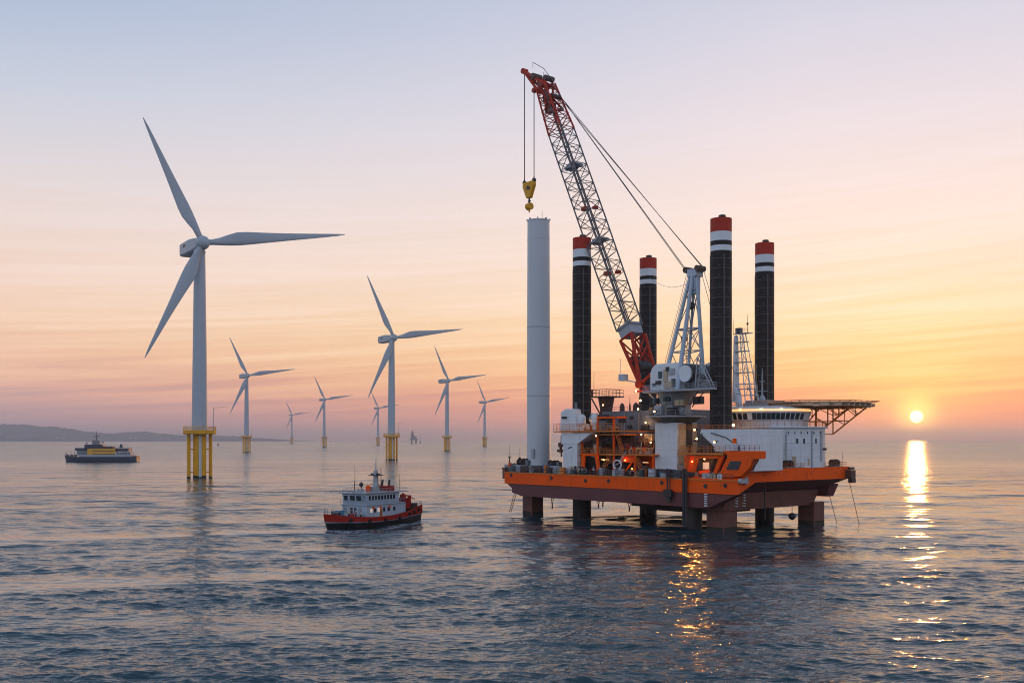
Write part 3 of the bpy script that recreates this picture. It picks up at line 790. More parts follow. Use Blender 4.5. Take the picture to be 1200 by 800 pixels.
def wing():
    # white jack house wrapped round the near bow leg, overhanging towards the crane
    v0 = 2.6
    pts = [(820, 507), (822, 502.8), (884, 502.8), (884, 552), (852, 556), (852, 530), (838, 529), (835, 521)]
    P = []
    for px, py in pts:
        u = u_of(px, v0); P.append((-u, z_of(py, u, v0)))
    mb = MB(); mb.prism(P, 1, v0, 12.5)
    jh = mb.build('jack_house', M['white'], ship, bevel=.08)
    q = MB(); q.rail([V(18, 2.7, 22.0), V(1, 2.7, 22.0), V(1, 12, 22.0)], 1.2, 1.5, .05, rails=(1, .66, .33)); q.build('jack_house_railing', M['orangerail'], jh)
    q = MB(); q.path([V(9, 2.4, 21.5), V(5, 2.4, 20.5), V(1.5, 2.4, 18.5), V(.9, 2.4, 15.5)], .11, 6); q.path([V(14, 2.4, 19.7), V(12, 2.4, 19.7)], .16, 6); q.path([V(11.5, 2.4, 21.6), V(11.5, 2.4, 18.2)], .08, 6); q.build('wall_pipe', M['dark'], jh)
    u = u_of(861, 2.4); q = MB(); q.tube(V(u, 2.3, 18.9), V(u, 2.3, 20.3), .45, .38, 12, 0); q.build('lifebuoy_box', M['orange'], jh)
    q = MB(); u = u_of(858, 2); q.bb((-u-1.3, 1.4, 17.7), (-u+1.3, 2.5, 19.2)); q.build('deck_locker', M['whiteplain'], jh)
    # orange lower deckhouse with the slanted window
    v1 = .55
    pts = [(847, 528.3), (891, 528.3), (891, 537.5), (883, 537.5), (878, 548), (868, 558), (842, 560), (846, 548), (853, 534)]
    P = []
    for px, py in pts:
        u = u_of(px, v1); P.append((-u, z_of(py, u, v1)))
    mb = MB(); mb.prism(P, 1, v1, 2.4); dh = mb.build('orange_deckhouse', M['orange'], ship, bevel=.05)
    def quad(pxs, v, mat, name, th=.08, parent=dh):
        P = [(-u_of(a, v), z_of(b, u_of(a, v), v)) for a, b in pxs]
        m_ = MB(); m_.prism(P, 1, v-th, v+th); return m_.build(name, M[mat], parent)
    quad([(856, 540), (869, 540), (865, 550.5), (851, 550)], v1-.02, 'glass', 'window')
    q = MB(); q.path([V(u_of(885, .4), .4, z_of(538, 2, 0)), V(u_of(882, .4), .4, z_of(549, 2, 0))], .12, 6); q.path([V(u_of(889, .4), .4, z_of(538, 2, 0)), V(u_of(882, .4), .4, z_of(549, 2, 0))], .12, 6); q.build('corner_brace', M['dark'], dh)
    q = MB(); ua, ub = u_of(850, .8), u_of(890, .8); q.rail([V(ua, .8, 17.7), V(ub, .8, 17.7)], 1.1, 1.2, .05); q.build('roof_railing', M['dark'], dh)
    # walkway between crane pedestal and deckhouse
    ua, ub = u_of(795, .8), u_of(848, .8); zt = 17.15
    q = MB(); q.bb((-ua, .6, zt-.45), (-ub, 6.5, zt)); wk = q.build('walkway', M['orangerail'], ship)
    q = MB(); q.rail([V(ua, .7, zt), V(ub, .7, zt)], 1.55, 1.1, .05, rails=(1, .66, .33)); q.rail([V(ua, .7, zt), V(ua, 6.4, zt)], 1.55, 1.1, .05, rails=(1, .66, .33)); q.build('walkway_railing', M['orangerail'], wk)
    # framed recess under the walkway: orange frames, dark inside, lit doorway
    vb = 3.5
    def quad2(pxs, v, mat, name, th=.1): return quad(pxs, v, mat, name, th, wk)
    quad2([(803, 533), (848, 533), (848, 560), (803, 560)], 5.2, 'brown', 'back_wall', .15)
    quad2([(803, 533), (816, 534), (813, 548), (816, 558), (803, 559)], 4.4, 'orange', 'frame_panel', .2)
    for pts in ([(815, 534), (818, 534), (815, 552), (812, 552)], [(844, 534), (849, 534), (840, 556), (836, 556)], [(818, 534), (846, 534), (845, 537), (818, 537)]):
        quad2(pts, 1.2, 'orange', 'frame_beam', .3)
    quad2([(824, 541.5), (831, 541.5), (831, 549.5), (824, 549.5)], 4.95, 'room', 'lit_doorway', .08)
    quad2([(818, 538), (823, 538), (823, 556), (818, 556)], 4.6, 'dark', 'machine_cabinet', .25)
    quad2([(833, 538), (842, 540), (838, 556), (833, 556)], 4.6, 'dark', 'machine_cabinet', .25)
    lamp_at(u_of(811, 3.6), 3.7, z_of(540.5, 16, 3.7), ship, .2, 22, 'lamporange', (1, .25, .05))
    lamp_at(u_of(827, 3.6), 3.2, z_of(537.5, 14, 3.2), ship, .16, 90)
    lamp_at(u_of(848, 10), 13.5, 23.3, ship, .34, 120, 'lamp', (1, .45, .1))
    lamp_at(u_of(817, 7), 6.9, 20.2, ship, .22, 120)
    # ramp stair behind, rising to the right (orange)
    q = MB(); a = V(u_of(826, 14), 14, z_of(504, 15, 14)); b = V(u_of(853, 14), 14, z_of(493, 12, 14))
    q.tube(a, b, .3, .3, 6); q.rail([a, b], 1.1, 1.0, .06); q.build('inclined_walkway', M['orangerail'], ship)
wing()

def helideck():
    cu, cv, r = 6.0, 36.2, 13.6
    hd = empty('helideck', V(cu, cv, 0), 0, parent=ship)
    oc = [(math.cos(R(22.5+45*i)), math.sin(R(22.5+45*i))) for i in range(8)]
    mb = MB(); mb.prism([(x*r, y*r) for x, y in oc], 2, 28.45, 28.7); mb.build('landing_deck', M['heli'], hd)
    q = MB()
    for i in range(8):
        a, b = oc[i], oc[(i+1) % 8]
        A, B = Vector((a[0]*r, a[1]*r, 28.5)), Vector((b[0]*r, b[1]*r, 28.5)); A2, B2 = Vector((a[0]*(r+1.5), a[1]*(r+1.5), 28.85)), Vector((b[0]*(r+1.5), b[1]*(r+1.5), 28.85))
        q.tube(A2, B2, .09, .09, 5)
        for k in range(6):
            q.tube(A.lerp(B, k/5), A2.lerp(B2, k/5), .06, .06, 4)
    q.build('safety_net_frame', M['orangerail'], hd)
    q = MB()    # underside beams and truss
    for k in range(-5, 6):
        y = k*2.3; x = min(r*.92, math.sqrt(max(0, (r*1.02)**2-y*y)))
        q.box((0, y, 28.0), (2*x, .25, .65))
    for x in (-8, 0, 8): q.box((x, 0, 27.8), (.3, 2*r*.85, .5))
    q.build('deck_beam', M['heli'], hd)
    q = MB()
    # bow-side cantilever truss: from the deck's outer edge down to the house wall
    foot = [(3.0, -3.0), (4.0, 2.2), (-1.5, 3.4), (-6.5, 3.4)]
    for (x, y), (tx, ty) in zip(foot, ((10.5, -1), (9.5, 7.5), (2.5, 11.5), (-6, 11.5))):
        lo = Vector((x, y, 21.3)); hi = Vector((tx, ty, 27.6)); mid = Vector((x, y, 27.6))
        q.tube(lo, hi, .17, .17, 6); q.tube(lo, mid, .17, .17, 6); q.tube(mid, hi, .15, .15, 6)
        m1 = lo.lerp(hi, .35); m2 = lo.lerp(hi, .68)
        q.tube(m1, mid.lerp(hi, .35), .1, .1, 5); q.tube(m2, mid.lerp(hi, .68), .1, .1, 5)
        q.tube(lo.lerp(mid, .6), m1, .1, .1, 5); q.tube(mid.lerp(hi, .35), m2, .1, .1, 5); q.tube(mid.lerp(hi, .68), hi+Vector((0, 0, -.5)), .1, .1, 5)
    tops = [Vector((10.5, -1, 27.6)), Vector((9.5, 7.5, 27.6)), Vector((2.5, 11.5, 27.6)), Vector((-6, 11.5, 27.6))]
    lows = [Vector((x, y, 21.3)) for x, y in foot]
    for a, b in zip(tops, tops[1:]): q.tube(a, b, .12, .12, 5); q.tube(a, a.lerp(b, .5)+Vector((0, 0, -1.7)), .1, .1, 5); q.tube(b, a.lerp(b, .5)+Vector((0, 0, -1.7)), .1, .1, 5)
    for a, b, c, e in zip(lows, lows[1:], tops, tops[1:]): q.tube(a.lerp(c, .5), b.lerp(e, .5), .1, .1, 5); q.tube(a, b, .12, .12, 5)
    q.build('support_truss', M['orangerail'], hd)
    # mast and fittings above it
    mp = V(-1.5, -1.0, 0)
    q = MB(); q.lathe([(.9, 28.7), (.7, 30.0), (.25, 30.6), (.16, 33.5), (.06, 37)], (-7.5, -9.5, 0), 10)
    q.tube((-9, -9.5, 31.5), (-6, -9.5, 31.5), .1, .1, 5); q.tube((-8.8, -9.5, 31.5), (-8.8, -9.5, 33), .08, .08, 5); q.box((-7.5, -9.5, 33.8), (1.3, .25, .2)); q.lathe([(.02, 29.8), (.55, 30.2), (.55, 30.7), (.02, 31.1)], (-9.2, -9.5, 0), 10)
    q.build('antenna_mast', M['lgrey'], hd)
    q = MB(); q.tube((-5, -10, 28.7), (-5, -10, 35.2), .06, .03, 5); q.build('whip_antenna', M['dark'], hd)
helideck()

def signal_mast():
    u = u_of(864, 24); v = 24.0; z0 = 27.5
    m_ = empty('signal_mast', V(u, v, 0), 0, parent=ship)
    col = MB(); col.path([(1.8, -1.6, 27.6), (1.0, -1.0, 30.5), (-.3, -.2, 32.5), (-.4, 0, 33)], .8, 12); col.lathe([(.95, 29), (.75, 36), (.55, 44.6), (.2, 45)], (-.4, 0, 0), 14)
    col.build('mast_column', M['whiteplain'], m_)
    q = MB()
    x1 = 2.5
    for (bx, tx) in ((5.6, 1.9), (3.4, 1.2)):
        q.tube((bx, -1.2, 27.6), (tx, -.6, 45.2), .13, .1, 6); q.tube((bx, 1.2, 27.6), (tx, .6, 45.2), .13, .1, 6)
    hs = [30.5, 33.2, 35.9, 38.4, 41.0, 43.2, 45.2]
    prev = None
    for i, h in enumerate(hs):
        f = (h-27.6)/17.6; xa = 5.6+(1.9-5.6)*f; xb = 3.4+(1.2-3.4)*f
        for y in (-1.1, 1.1): q.tube((-.4, y*.7, h), (xa+.4, y*.7, h), .09, .09, 5)
        if prev: q.tube((prev[0], -.8, prev[2]), (xb, -.8, h), .07, .07, 4); q.tube((prev[1], -.8, prev[2]), (xa, -.8, h), .07, .07, 4); q.tube((prev[0], .8, prev[2]), (xa, .8, h), .07, .07, 4)
        prev = (xa, xb, h)
    q.build('mast_lattice', M['whiteplain'], m_)
    for h, w_ in ((32, 5.2), (35.9, 4.4), (38.4, 3.8), (41, 3.2), (43.2, 3.0), (45.2, 4.2)):
        q = MB(); q.box((w_*.42, 0, h), (w_, 1.9, .16)); q.rail([(w_*.92, -.9, h), (w_*.1, -.9, h)], 1.0, 1.2, .045); q.build('mast_platform', M['lgrey'], m_)
    q = MB(); q.tube((-1.2, 0, 45), (-1.2, 0, 49), .07, .04, 5); q.tube((3.0, 0, 45.2), (3.0, 0, 49.5), .07, .04, 5); q.box((3.0, 0, 47.4), (.35, .35, .5)); q.box((.5, 0, 46), (1.4, 1, 1.2)); q.build('aerials', M['dark'], m_)
    q = MB(); q.path([(6.2, -1, 27.6), (6.6, -1, 30), (6.2, -1, 33), (6.2, -1, 37.5)], .09, 5); q.path([(5.6, -1, 27.6), (5.8, -1, 30), (5.6, -1, 33), (5.6, -1, 37.5)], .09, 5); q.build('ladder', M['cream'], m_)
signal_mast()

def mid_structures():
    # grey deckhouse behind
    def uu(px, v): return u_of(px, v)
    v = 15.0
    a, b = uu(706, v), uu(800, v)
    q = MB(); q.bb((-a, v, DZ), (-b, v+14, 27.3)); g = q.build('grey_deckhouse', M['grey'], ship, bevel=.08)
    q = MB(); q.bb((-a-5.5, v+1, DZ), (-a-.02, v+12, 26.2)); q.build('grey_annex', M['grey'], ship)
    for px, w_ in ((711, .3), (728, 1.4), (737, .5), (744, 1.6), (748, .6)):
        u = uu(px, v+2); q = MB(); q.lathe([(w_*.5, 0), (w_*.45, 1.4), (w_*.3, 1.9), (.08, 2.2), (.06, 3.6 if px in (737, 748) else 2.3)], n=10); o = q.build('roof_vent', M['brown'], g); o.location = V(u, v+2.5, 27.3)
    q = MB(); q.rail([V(a, v+.1, 27.3), V(b, v+.1, 27.3)], 1.1, 2.2, .045); q.build('roof_railing', M['seam'], g)
    for px, py, s_ in ((730, 492, 2.2), (741, 489, 1.0), (757, 501, 2.4), (764, 505, 1.4), (739, 500, 1.3)):
        u = uu(px, v); q = MB(); q.box((-u, v-.2, z_of(py, u, v)), (s_, .4, s_*.6)); q.build('wall_equipment', M['dark'], g)
    for i in range(3):
        u = uu(716+i*17, v); q = MB(); q.tube((-u, v-.25, 14), (-u, v-.25, 26.8), .14, .14, 6); q.build('wall_pipe', M['lgrey'], g)
    # lookout cab on a platform
    cu = uu(711, 18); z = z_of(465, cu, 18)
    tw = empty('lookout_tower', V(cu, 18, 0), 0, parent=ship)
    q = MB(); q.prism([(-3, -3), (3, -3), (3.6, 3), (-3.6, 3)], 2, z-.15, z+.15); q.build('platform', M['dark'], tw)
    q = MB(); q.rail([(-3.2, -3, z), (3, -3, z), (3.3, 3, z), (-3.5, 3, z), (-3.2, -3, z)], 1.9, 1.3, .07); q.build('platform_railing', M['brown'], tw)
    q = MB(); q.lathe([(1.6, z-4.8), (1.7, z-3), (2.2, z-.2)], n=14); q.build('tower_body', M['brown'], tw)
    q = MB(); q.tube((-3, -2.5, z-.3), (-.8, -1.5, z-4.5), .2, .2, 6); q.tube((2.7, -2.5, z-.3), (1, -1.5, z-3.4), .15, .15, 6); q.build('platform_brace', M['dark'], tw)
    q = MB(); q.tube((-2.6, -2, z), (-2.6, -2, z+6.5), .06, .04, 5); q.box((-3.1, -2.8, z+1.0), (.9, .8, 1.7)); q.build('searchlight', M['dark'], tw)
    lamp_at(cu-1.5, 15.3, z-2.2, ship, .2, 0)
    # orange framed machinery gallery in front (three levels)
    va, vb = 3.2, 13.5
    lv = [DZ, 16.6, 21.4]
    ga = empty('machinery_gallery', V(0, 0, 0), 0, parent=ship)
    posts = [683, 701, 720, 745, 766]
    for px in posts:
        u = uu(px, va); top = 25.6 if px in (701, 720) else (21.4 if px < 730 else 16.6)
        q = MB(); q.box((-u, va, (DZ+top)/2), (.42, .42, top-DZ)); q.build('gallery_post', M['orange'], ga)
    ul, ur = uu(680, va), uu(767, va); um = uu(727, va)
    for z, a_, b_ in ((16.6, ul, ur), (21.4, ul+1, um)):
        q = MB(); q.bb((-a_, va-.4, z-.35), (-b_, vb, z), 0); q.build('gallery_deck', M['orangerail'], ga)
        q = MB(); q.rail([V(a_, va-.35, z), V(b_, va-.35, z)], 1.3, 1.1, .055, rails=(1, .66, .33)); q.build('gallery_railing', M['orangerail'], ga)
    q = MB(); q.bb((-uu(700, va)-.2, va-.2, 25.2), (-uu(724, va)+.2, va+3.0, 25.6)); q.build('canopy', M['orange'], ga)
    # back panels: brown, orange
    q = MB(); q.bb((-ul, 9.5, DZ), (-um, 9.8, 16.2)); q.build('gallery_wall', M['brown'], ga)
    q = MB(); q.bb((-ul+1, 8.0, 16.6), (-um, 8.3, 21.0)); q.build('gallery_wall', M['brown'], ga)
    q = MB(); q.bb((-um, 7.0, DZ), (-ur, 7.3, 16.2)); q.build('gallery_wall', M['orange'], ga)
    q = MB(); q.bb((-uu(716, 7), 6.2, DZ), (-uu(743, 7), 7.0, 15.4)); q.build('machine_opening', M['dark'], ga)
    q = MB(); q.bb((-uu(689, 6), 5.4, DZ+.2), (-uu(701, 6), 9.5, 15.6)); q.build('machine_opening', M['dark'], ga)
    # portal frame in orange at the left (684-700) with slanted legs
    for p in ([(683, 531), (702, 531), (702, 534), (683, 534)], [(683, 534), (686, 534), (685, 552), (682, 552)], [(698, 534), (701, 534), (704, 552), (701, 552)]):
        P = [(-u_of(x, 2.6), z_of(y, u_of(x, 2.6), 2.6)) for x, y in p]
        m2 = MB(); m2.prism(P, 1, 2.4, 2.9); m2.build('portal_beam', M['orange'], ga)
    q = MB(); a_ = V(uu(746, 3), 3, 16); b_ = V(uu(732, 3), 3, 12.2); q.tube(a_, b_, .22, .22, 8); q.build('diagonal_brace', M['orange'], ga)
    for i, (px, py, v_, w_, h_, mat) in enumerate([(712, 547, 4.5, 2.2, 1.8, 'dark'), (728, 549, 4.5, 3, 1.6, 'dark'), (738, 540, 5.0, 5, 1.0, 'brown'), (750, 546, 5, 2.6, 2.6, 'dark'), (757, 550, 4.2, 2, 1.8, 'brown'),
            (722, 537, 5.2, 4.4, 1.6, 'dark'), (691, 520, 5, 1.4, 2.8, 'brown'), (706, 512, 5, 1.6, 2.4, 'brown'), (715, 515, 5, 2.2, 1.8, 'dark'), (708, 489, 5.2, 3, 1.6, 'dark'), (716, 493, 5, 1.6, 2, 'teal'),
            (730, 517, 9.2, 5, 3.0, 'dark'), (757, 518, 9, 4, 2.8, 'brown'), (762, 512, 9, 2.5, 1.6, 'cream'), (738, 522, 9, 2, 2.0, 'grey'), (697, 491, 6, 1.6, 3.0, 'lgrey')]):
        u = uu(px, v_); q = MB(); z_ = z_of(py, u, v_); q.box((-u, v_, z_), (w_, 1.2, h_)); q.tube((-u-w_*.3, v_-.7, z_), (-u+w_*.3, v_-.7, z_), h_*.25, h_*.25, 10); q.build('machinery_unit', M[mat], ga, bevel=.06)
    for px, py, v_, p_, mt in ((711, 504, 4.6, 160, 'lamp'), (741, 514, 8.5, 0, 'lamp'), (757, 495, 14.3, 60, 'lamp'), (708, 538.5, 4.6, 120, 'lamp'), (763, 518, 8.0, 80, 'lamp'), (733, 539, 3.3, 12, 'lamporange'), (699, 509, 5.0, 110, 'lamp'), (695, 496, 5.0, 60, 'lamp'), (752, 509, 8, 60, 'lamp'), (741, 549, 3.4, 12, 'lamporange')):
        u = uu(px, v_); lamp_at(u, v_, z_of(py, u, v_), ship, .20, p_, mt, (1, .5, .18) if mt == 'lamp' else (1, .28, .06))
    # striplights under the gallery
    for px0, px1, py in ((705, 714, 538.5), (754, 760, 542)):
        u0, u1 = uu(px0, 4.0), uu(px1, 4.0); q = MB(); q.bb((-u0, 3.9, z_of(py, u0, 4)), (-u1, 4.1, z_of(py, u0, 4)+.16)); q.build('strip_lamp', M['stripglow'], ga)

    # stern jack house: white block, upper housing and radomes
    v0 = 2.0
    a_, b_, c_ = uu(656.5, v0), uu(677, v0), uu(699, v0)
    q = MB(); q.bb((-uu(660.5, v0), v0, DZ), (-b_, v0+2.4, 19.0)); jh = q.build('stern_jack_house', M['white'], ship, bevel=.06)
    P = [(-uu(659, v0), 18.9), (-b_, 18.9), (-uu(683, v0), z_of(516, 52, v0)), (-uu(693, v0), z_of(508.5, 50, v0)), (-uu(699, v0), z_of(507, 48, v0)), (-uu(659, v0), z_of(507, 58, v0))]
    q = MB(); q.prism(P, 1, v0-.15, v0+9); q.build('jack_house_head', M['whiteplain'], jh)
    zt = z_of(505, 58, v0)
    q = MB(); q.bb((-uu(652, v0), v0-.8, zt-.3), (-uu(736, v0), v0+10, zt)); q.build('upper_deck', M['orangerail'], jh)
    q = MB(); q.rail([V(uu(652, v0), v0+9, zt), V(uu(652, v0), v0-.8, zt), V(uu(732, v0), v0-.8, zt)], 1.75, 1.2, .055, rails=(1, .66, .33)); q.build('upper_railing', M['orangerail'], jh)
    P = [(-uu(656, v0), zt), (-uu(677, v0), zt), (-uu(673, v0), z_of(489, 55, v0)), (-uu(672, v0), z_of(479, 55, v0)), (-uu(663, v0), z_of(479, 55, v0)), (-uu(657, v0), z_of(482, 55, v0))]
    q = MB(); q.prism(P, 1, v0+.2, v0+5); hs = q.build('upper_housing', M['whiteplain'], jh, bevel=.25)
    u = uu(659.5, v0); q = MB(); q.lathe([(1.3, 0), (1.35, .3), (.9, 1.0), (.02, 1.2)], n=16); o = q.build('vent_cap', M['lgrey'], hs); o.location = V(u, v0+2, z_of(484, u, v0))
    u = uu(669, v0); q = MB(); q.tube(V(u, v0+2, z_of(480, u, v0)), V(u, v0+2, z_of(471, u, v0)), .42, .35, 12); q.build('exhaust_pipe', M['grey'], hs)
    q = MB(); q.box((-uu(662, v0), v0-.05, z_of(489, 56, v0)), (1.5, .5, .5)); q.build('porthole_hood', M['dark'], hs)
    for px, py, s_ in ((680, 492, 1.0), (694.5, 491, .8)):
        u = uu(px, v0); z_ = z_of(py, u, v0)
        q = MB(); q.lathe([(.5, -2.6), (.5, -1.2)], n=14); q.lathe([(s_*.75, -1.3), (s_, -.7), (s_*1.0, .6), (s_*.8, 1.1), (s_*.3, 1.45), (.02, 1.5)], n=20); o = q.build('radome', M['whiteplain'], jh); o.location = V(u, v0+.8, z_)
    q = MB()
    for px, y0, y1 in ((657, 510, 535), (655.5, 518, 530)): q.tube(V(uu(px, v0), v0+.5, z_of(y0, 58, v0)), V(uu(px, v0), v0+.5, z_of(y1, 58, v0)), .22, .22, 8)
    q.box((-uu(656, v0), v0+.6, z_of(521, 58, v0)), (1.2, .8, 1.1)); q.box((-uu(655, v0), v0+.6, z_of(528, 58, v0)), (1.4, .8, .7)); q.build('side_pipework', M['brown'], jh)
    q = MB(); q.tube((-uu(671, v0), v0-.1, 18.2), (-uu(667, v0), v0-.1, 17.9), .12, .12, 6); q.build('door_hood', M['dark'], jh)
    # seafastening grillage the tower section stands on
    q = MB(); q.lathe([(5.6, DZ), (5.6, DZ+.4), (4.1, DZ+.5), (3.5, DZ+1.7), (3.6, DZ+1.75)], n=24)
    for i in range(10):
        a = 2*math.pi*i/10; q.box((4.6*math.cos(a), 4.6*math.sin(a), DZ+.9), (2.0, .25, 1.0), rz=a)
    o = q.build('seafastening_frame', M['teal'], ship); o.location = V(72.5, 8.0, 0)
mid_structures()
def clutter():
    g = random.Random(4)
    names = {'bollard': 'dark', 'ventilator': 'whiteplain', 'deck_locker': 'lgrey', 'hose_box': 'orangerail', 'pump_unit': 'teal', 'gas_bottle_rack': 'brown', 'valve_stand': 'dark'}
    for i in range(62):
        px = g.uniform(603, 842); v = g.uniform(.8, 2.6)
        if 765 < px < 797 or 656 < px < 680: v = g.uniform(.6, 1.5)
        nm = g.choice(list(names)); mt = names[nm] if g.random() < .7 else g.choice(['brown', 'lgrey', 'dark', 'cream'])
        q = MB(); h = g.uniform(.7, 1.9)
        if nm == 'bollard':
            for s_ in (-.5, .5): q.tube((s_, 0, 0), (s_, 0, .9), .28, .28, 10); q.tube((s_, 0, .9), (s_, 0, 1.0), .36, .36, 10)
            q.box((0, 0, .06), (1.7, .7, .12))
        elif nm == 'ventilator': q.lathe([(.3, 0), (.3, h), (.55, h+.05), (.55, h+.3), (.05, h+.5)], n=12)
        elif nm == 'gas_bottle_rack':
            for k in range(4): q.lathe([(.16, .1), (.16, 1.2), (.05, 1.45)], (k*.38-.57, 0, 0), 8)
            q.box((0, .2, .7), (1.7, .06, .1)); q.box((0, 0, .06), (1.8, .6, .1))
        elif nm == 'valve_stand':
            q.tube((0, 0, 0), (0, 0, h), .12, .12, 8); q.tube((0, -.1, h), (0, .1, h), .4, .4, 12); q.tube((-.8, 0, .3), (.8, 0, .3), .16, .16, 8)
        else:
            w_ = g.uniform(.8, 1.8); q.box((0, 0, h/2), (w_, .9, h)); q.box((0, 0, h+.05), (w_+.1, 1.0, .1)); q.tube((-w_*.3, -.5, h*.5), (w_*.3, -.5, h*.5), .14, .14, 8)
        o = q.build(nm, M[mt], ship); o.location = V(u_of(px, v), v, DZ+.06); o.rotation_euler = (0, 0, g.choice([0, 0, .3, 1.57]))
    # gear standing on the gallery levels and bow
    for i in range(34):
        lv_, lo_, hi_, v = g.choice([(16.62, 684, 764, 4.2), (21.42, 684, 726, 4.0), (DZ+.06, 684, 764, 5.0), (16.62, 700, 764, 6.5), (17.17, 797, 846, 2.4)])
        px = g.uniform(lo_, hi_); v = v+g.uniform(-.4, .8); w_, h = g.uniform(.5, 1.7), g.uniform(.6, 2.2)
        q = MB(); q.box((0, 0, h/2), (w_, .8, h))
        if i % 2: q.tube((0, 0, h), (0, 0, h+.8), .12, .12, 6); q.tube((0, 0, h+.4), (w_, .1, h+.4), .09, .09, 6)
        else: q.tube((-w_*.4, -.45, h*.7), (w_*.4, -.45, h*.7), .18, .18, 8)
        o = q.build('pump_unit', M[g.choice(['dark', 'brown', 'lgrey', 'orangerail', 'teal', 'cream', 'crred'])], ship, bevel=.03); o.location = V(u_of(px, v), v, lv_)
clutter()
def more_steel():
    # stairs, pipe runs and orange plating that fill the machinery gallery
    g = random.Random(9)
    for i in range(16):
        px = g.uniform(686, 762); v = g.uniform(3.4, 6.5); z = g.choice([12.6, 14.8, 18.0, 19.6]); L_ = g.uniform(2, 7); u = u_of(px, v)
        q = MB(); r_ = g.uniform(.08, .2); q.tube((-u, v, z), (-u+L_*.5, v, z), r_, r_, 7); q.tube((-u, v, z), (-u, v, z-g.uniform(.8, 2)), r_, r_, 7); q.tube((-u+L_*.5, v, z), (-u+L_*.5, v+.2, z+g.uniform(.5, 1.5)), r_, r_, 7)
        q.build('pipe_run', M[g.choice(['orangerail', 'brown', 'lgrey', 'crred', 'dark'])], ship)
    for (px0, px1, z0, z1, v) in ((706, 714, DZ, 16.6, 2.9), (729, 722, 16.6, 21.4, 3.0), (752, 744, DZ, 16.6, 2.9), (800, 807, DZ, 17.1, 1.4)):
        a_, b_ = V(u_of(px0, v), v, z0), V(u_of(px1, v), v, z1); q = MB()
        for dv in (0, .8): q.tube(a_+Vector((0, dv, 0)), b_+Vector((0, dv, 0)), .09, .09, 5); q.tube(a_+Vector((0, dv, 1)), b_+Vector((0, dv, 1)), .05, .05, 4)
        for k in range(12): p = a_.lerp(b_, k/11); q.box(p+Vector((0, .4, 0)), (.3, .8, .05))
        q.build('stairway', M['orangerail'], ship)
    for (px0, px1, z0, z1, v) in ((728, 744, 14.6, 16.2, 3.6), (746, 766, 11.5, 13.2, 5.6), (702, 716, 19.4, 21.0, 6.0), (728, 764, 17.2, 18.2, 7.6)):
        q = MB(); q.bb((-u_of(px0, v), v, z0), (-u_of(px1, v), v+.25, z1)); q.build('orange_plating', M['orange'], ship, bevel=.04)
more_steel()
def flood(px, v, z, tx, tv, name='glint_floodlight', e=5000):  # aimed spots added to throw golden glints on the water
    u = u_of(px, v); q = MB(); q.box((0, 0, 0), (.6, .45, .5)); q.tube((0, .2, 0), (0, 1.2, .3), .08, .08, 6)
    o = q.build(name, M['dark'], ship); o.location = V(u, v, z)
    q = MB(); q.box((0, -.26, -.05), (.5, .05, .38)); q.build('lamp_glass', M['lamp'], o)
    l = bpy.data.lights.new('glint_beam', 'SPOT'); l.energy = e; l.color = (1, .40, .08); l.spot_size = R(75); l.spot_blend = .6; l.shadow_soft_size = .35
    lo = bpy.data.objects.new('glint_beam', l); COL.objects.link(lo); lo.parent = o; lo.location = (0, -.5, -.1)
    dv = Vector((tx-(-u), tv-v, -z)); lo.rotation_euler = dv.to_track_quat('-Z', 'Y').to_euler()
flood(838, -.3, 19.5, -5, -55, e=3000); flood(815, -.3, 22.2, 6, -75); flood(768, 1.2, 26.5, -22, -62, e=2500); flood(700, -.4, 21.0, -45, -50, e=1500)
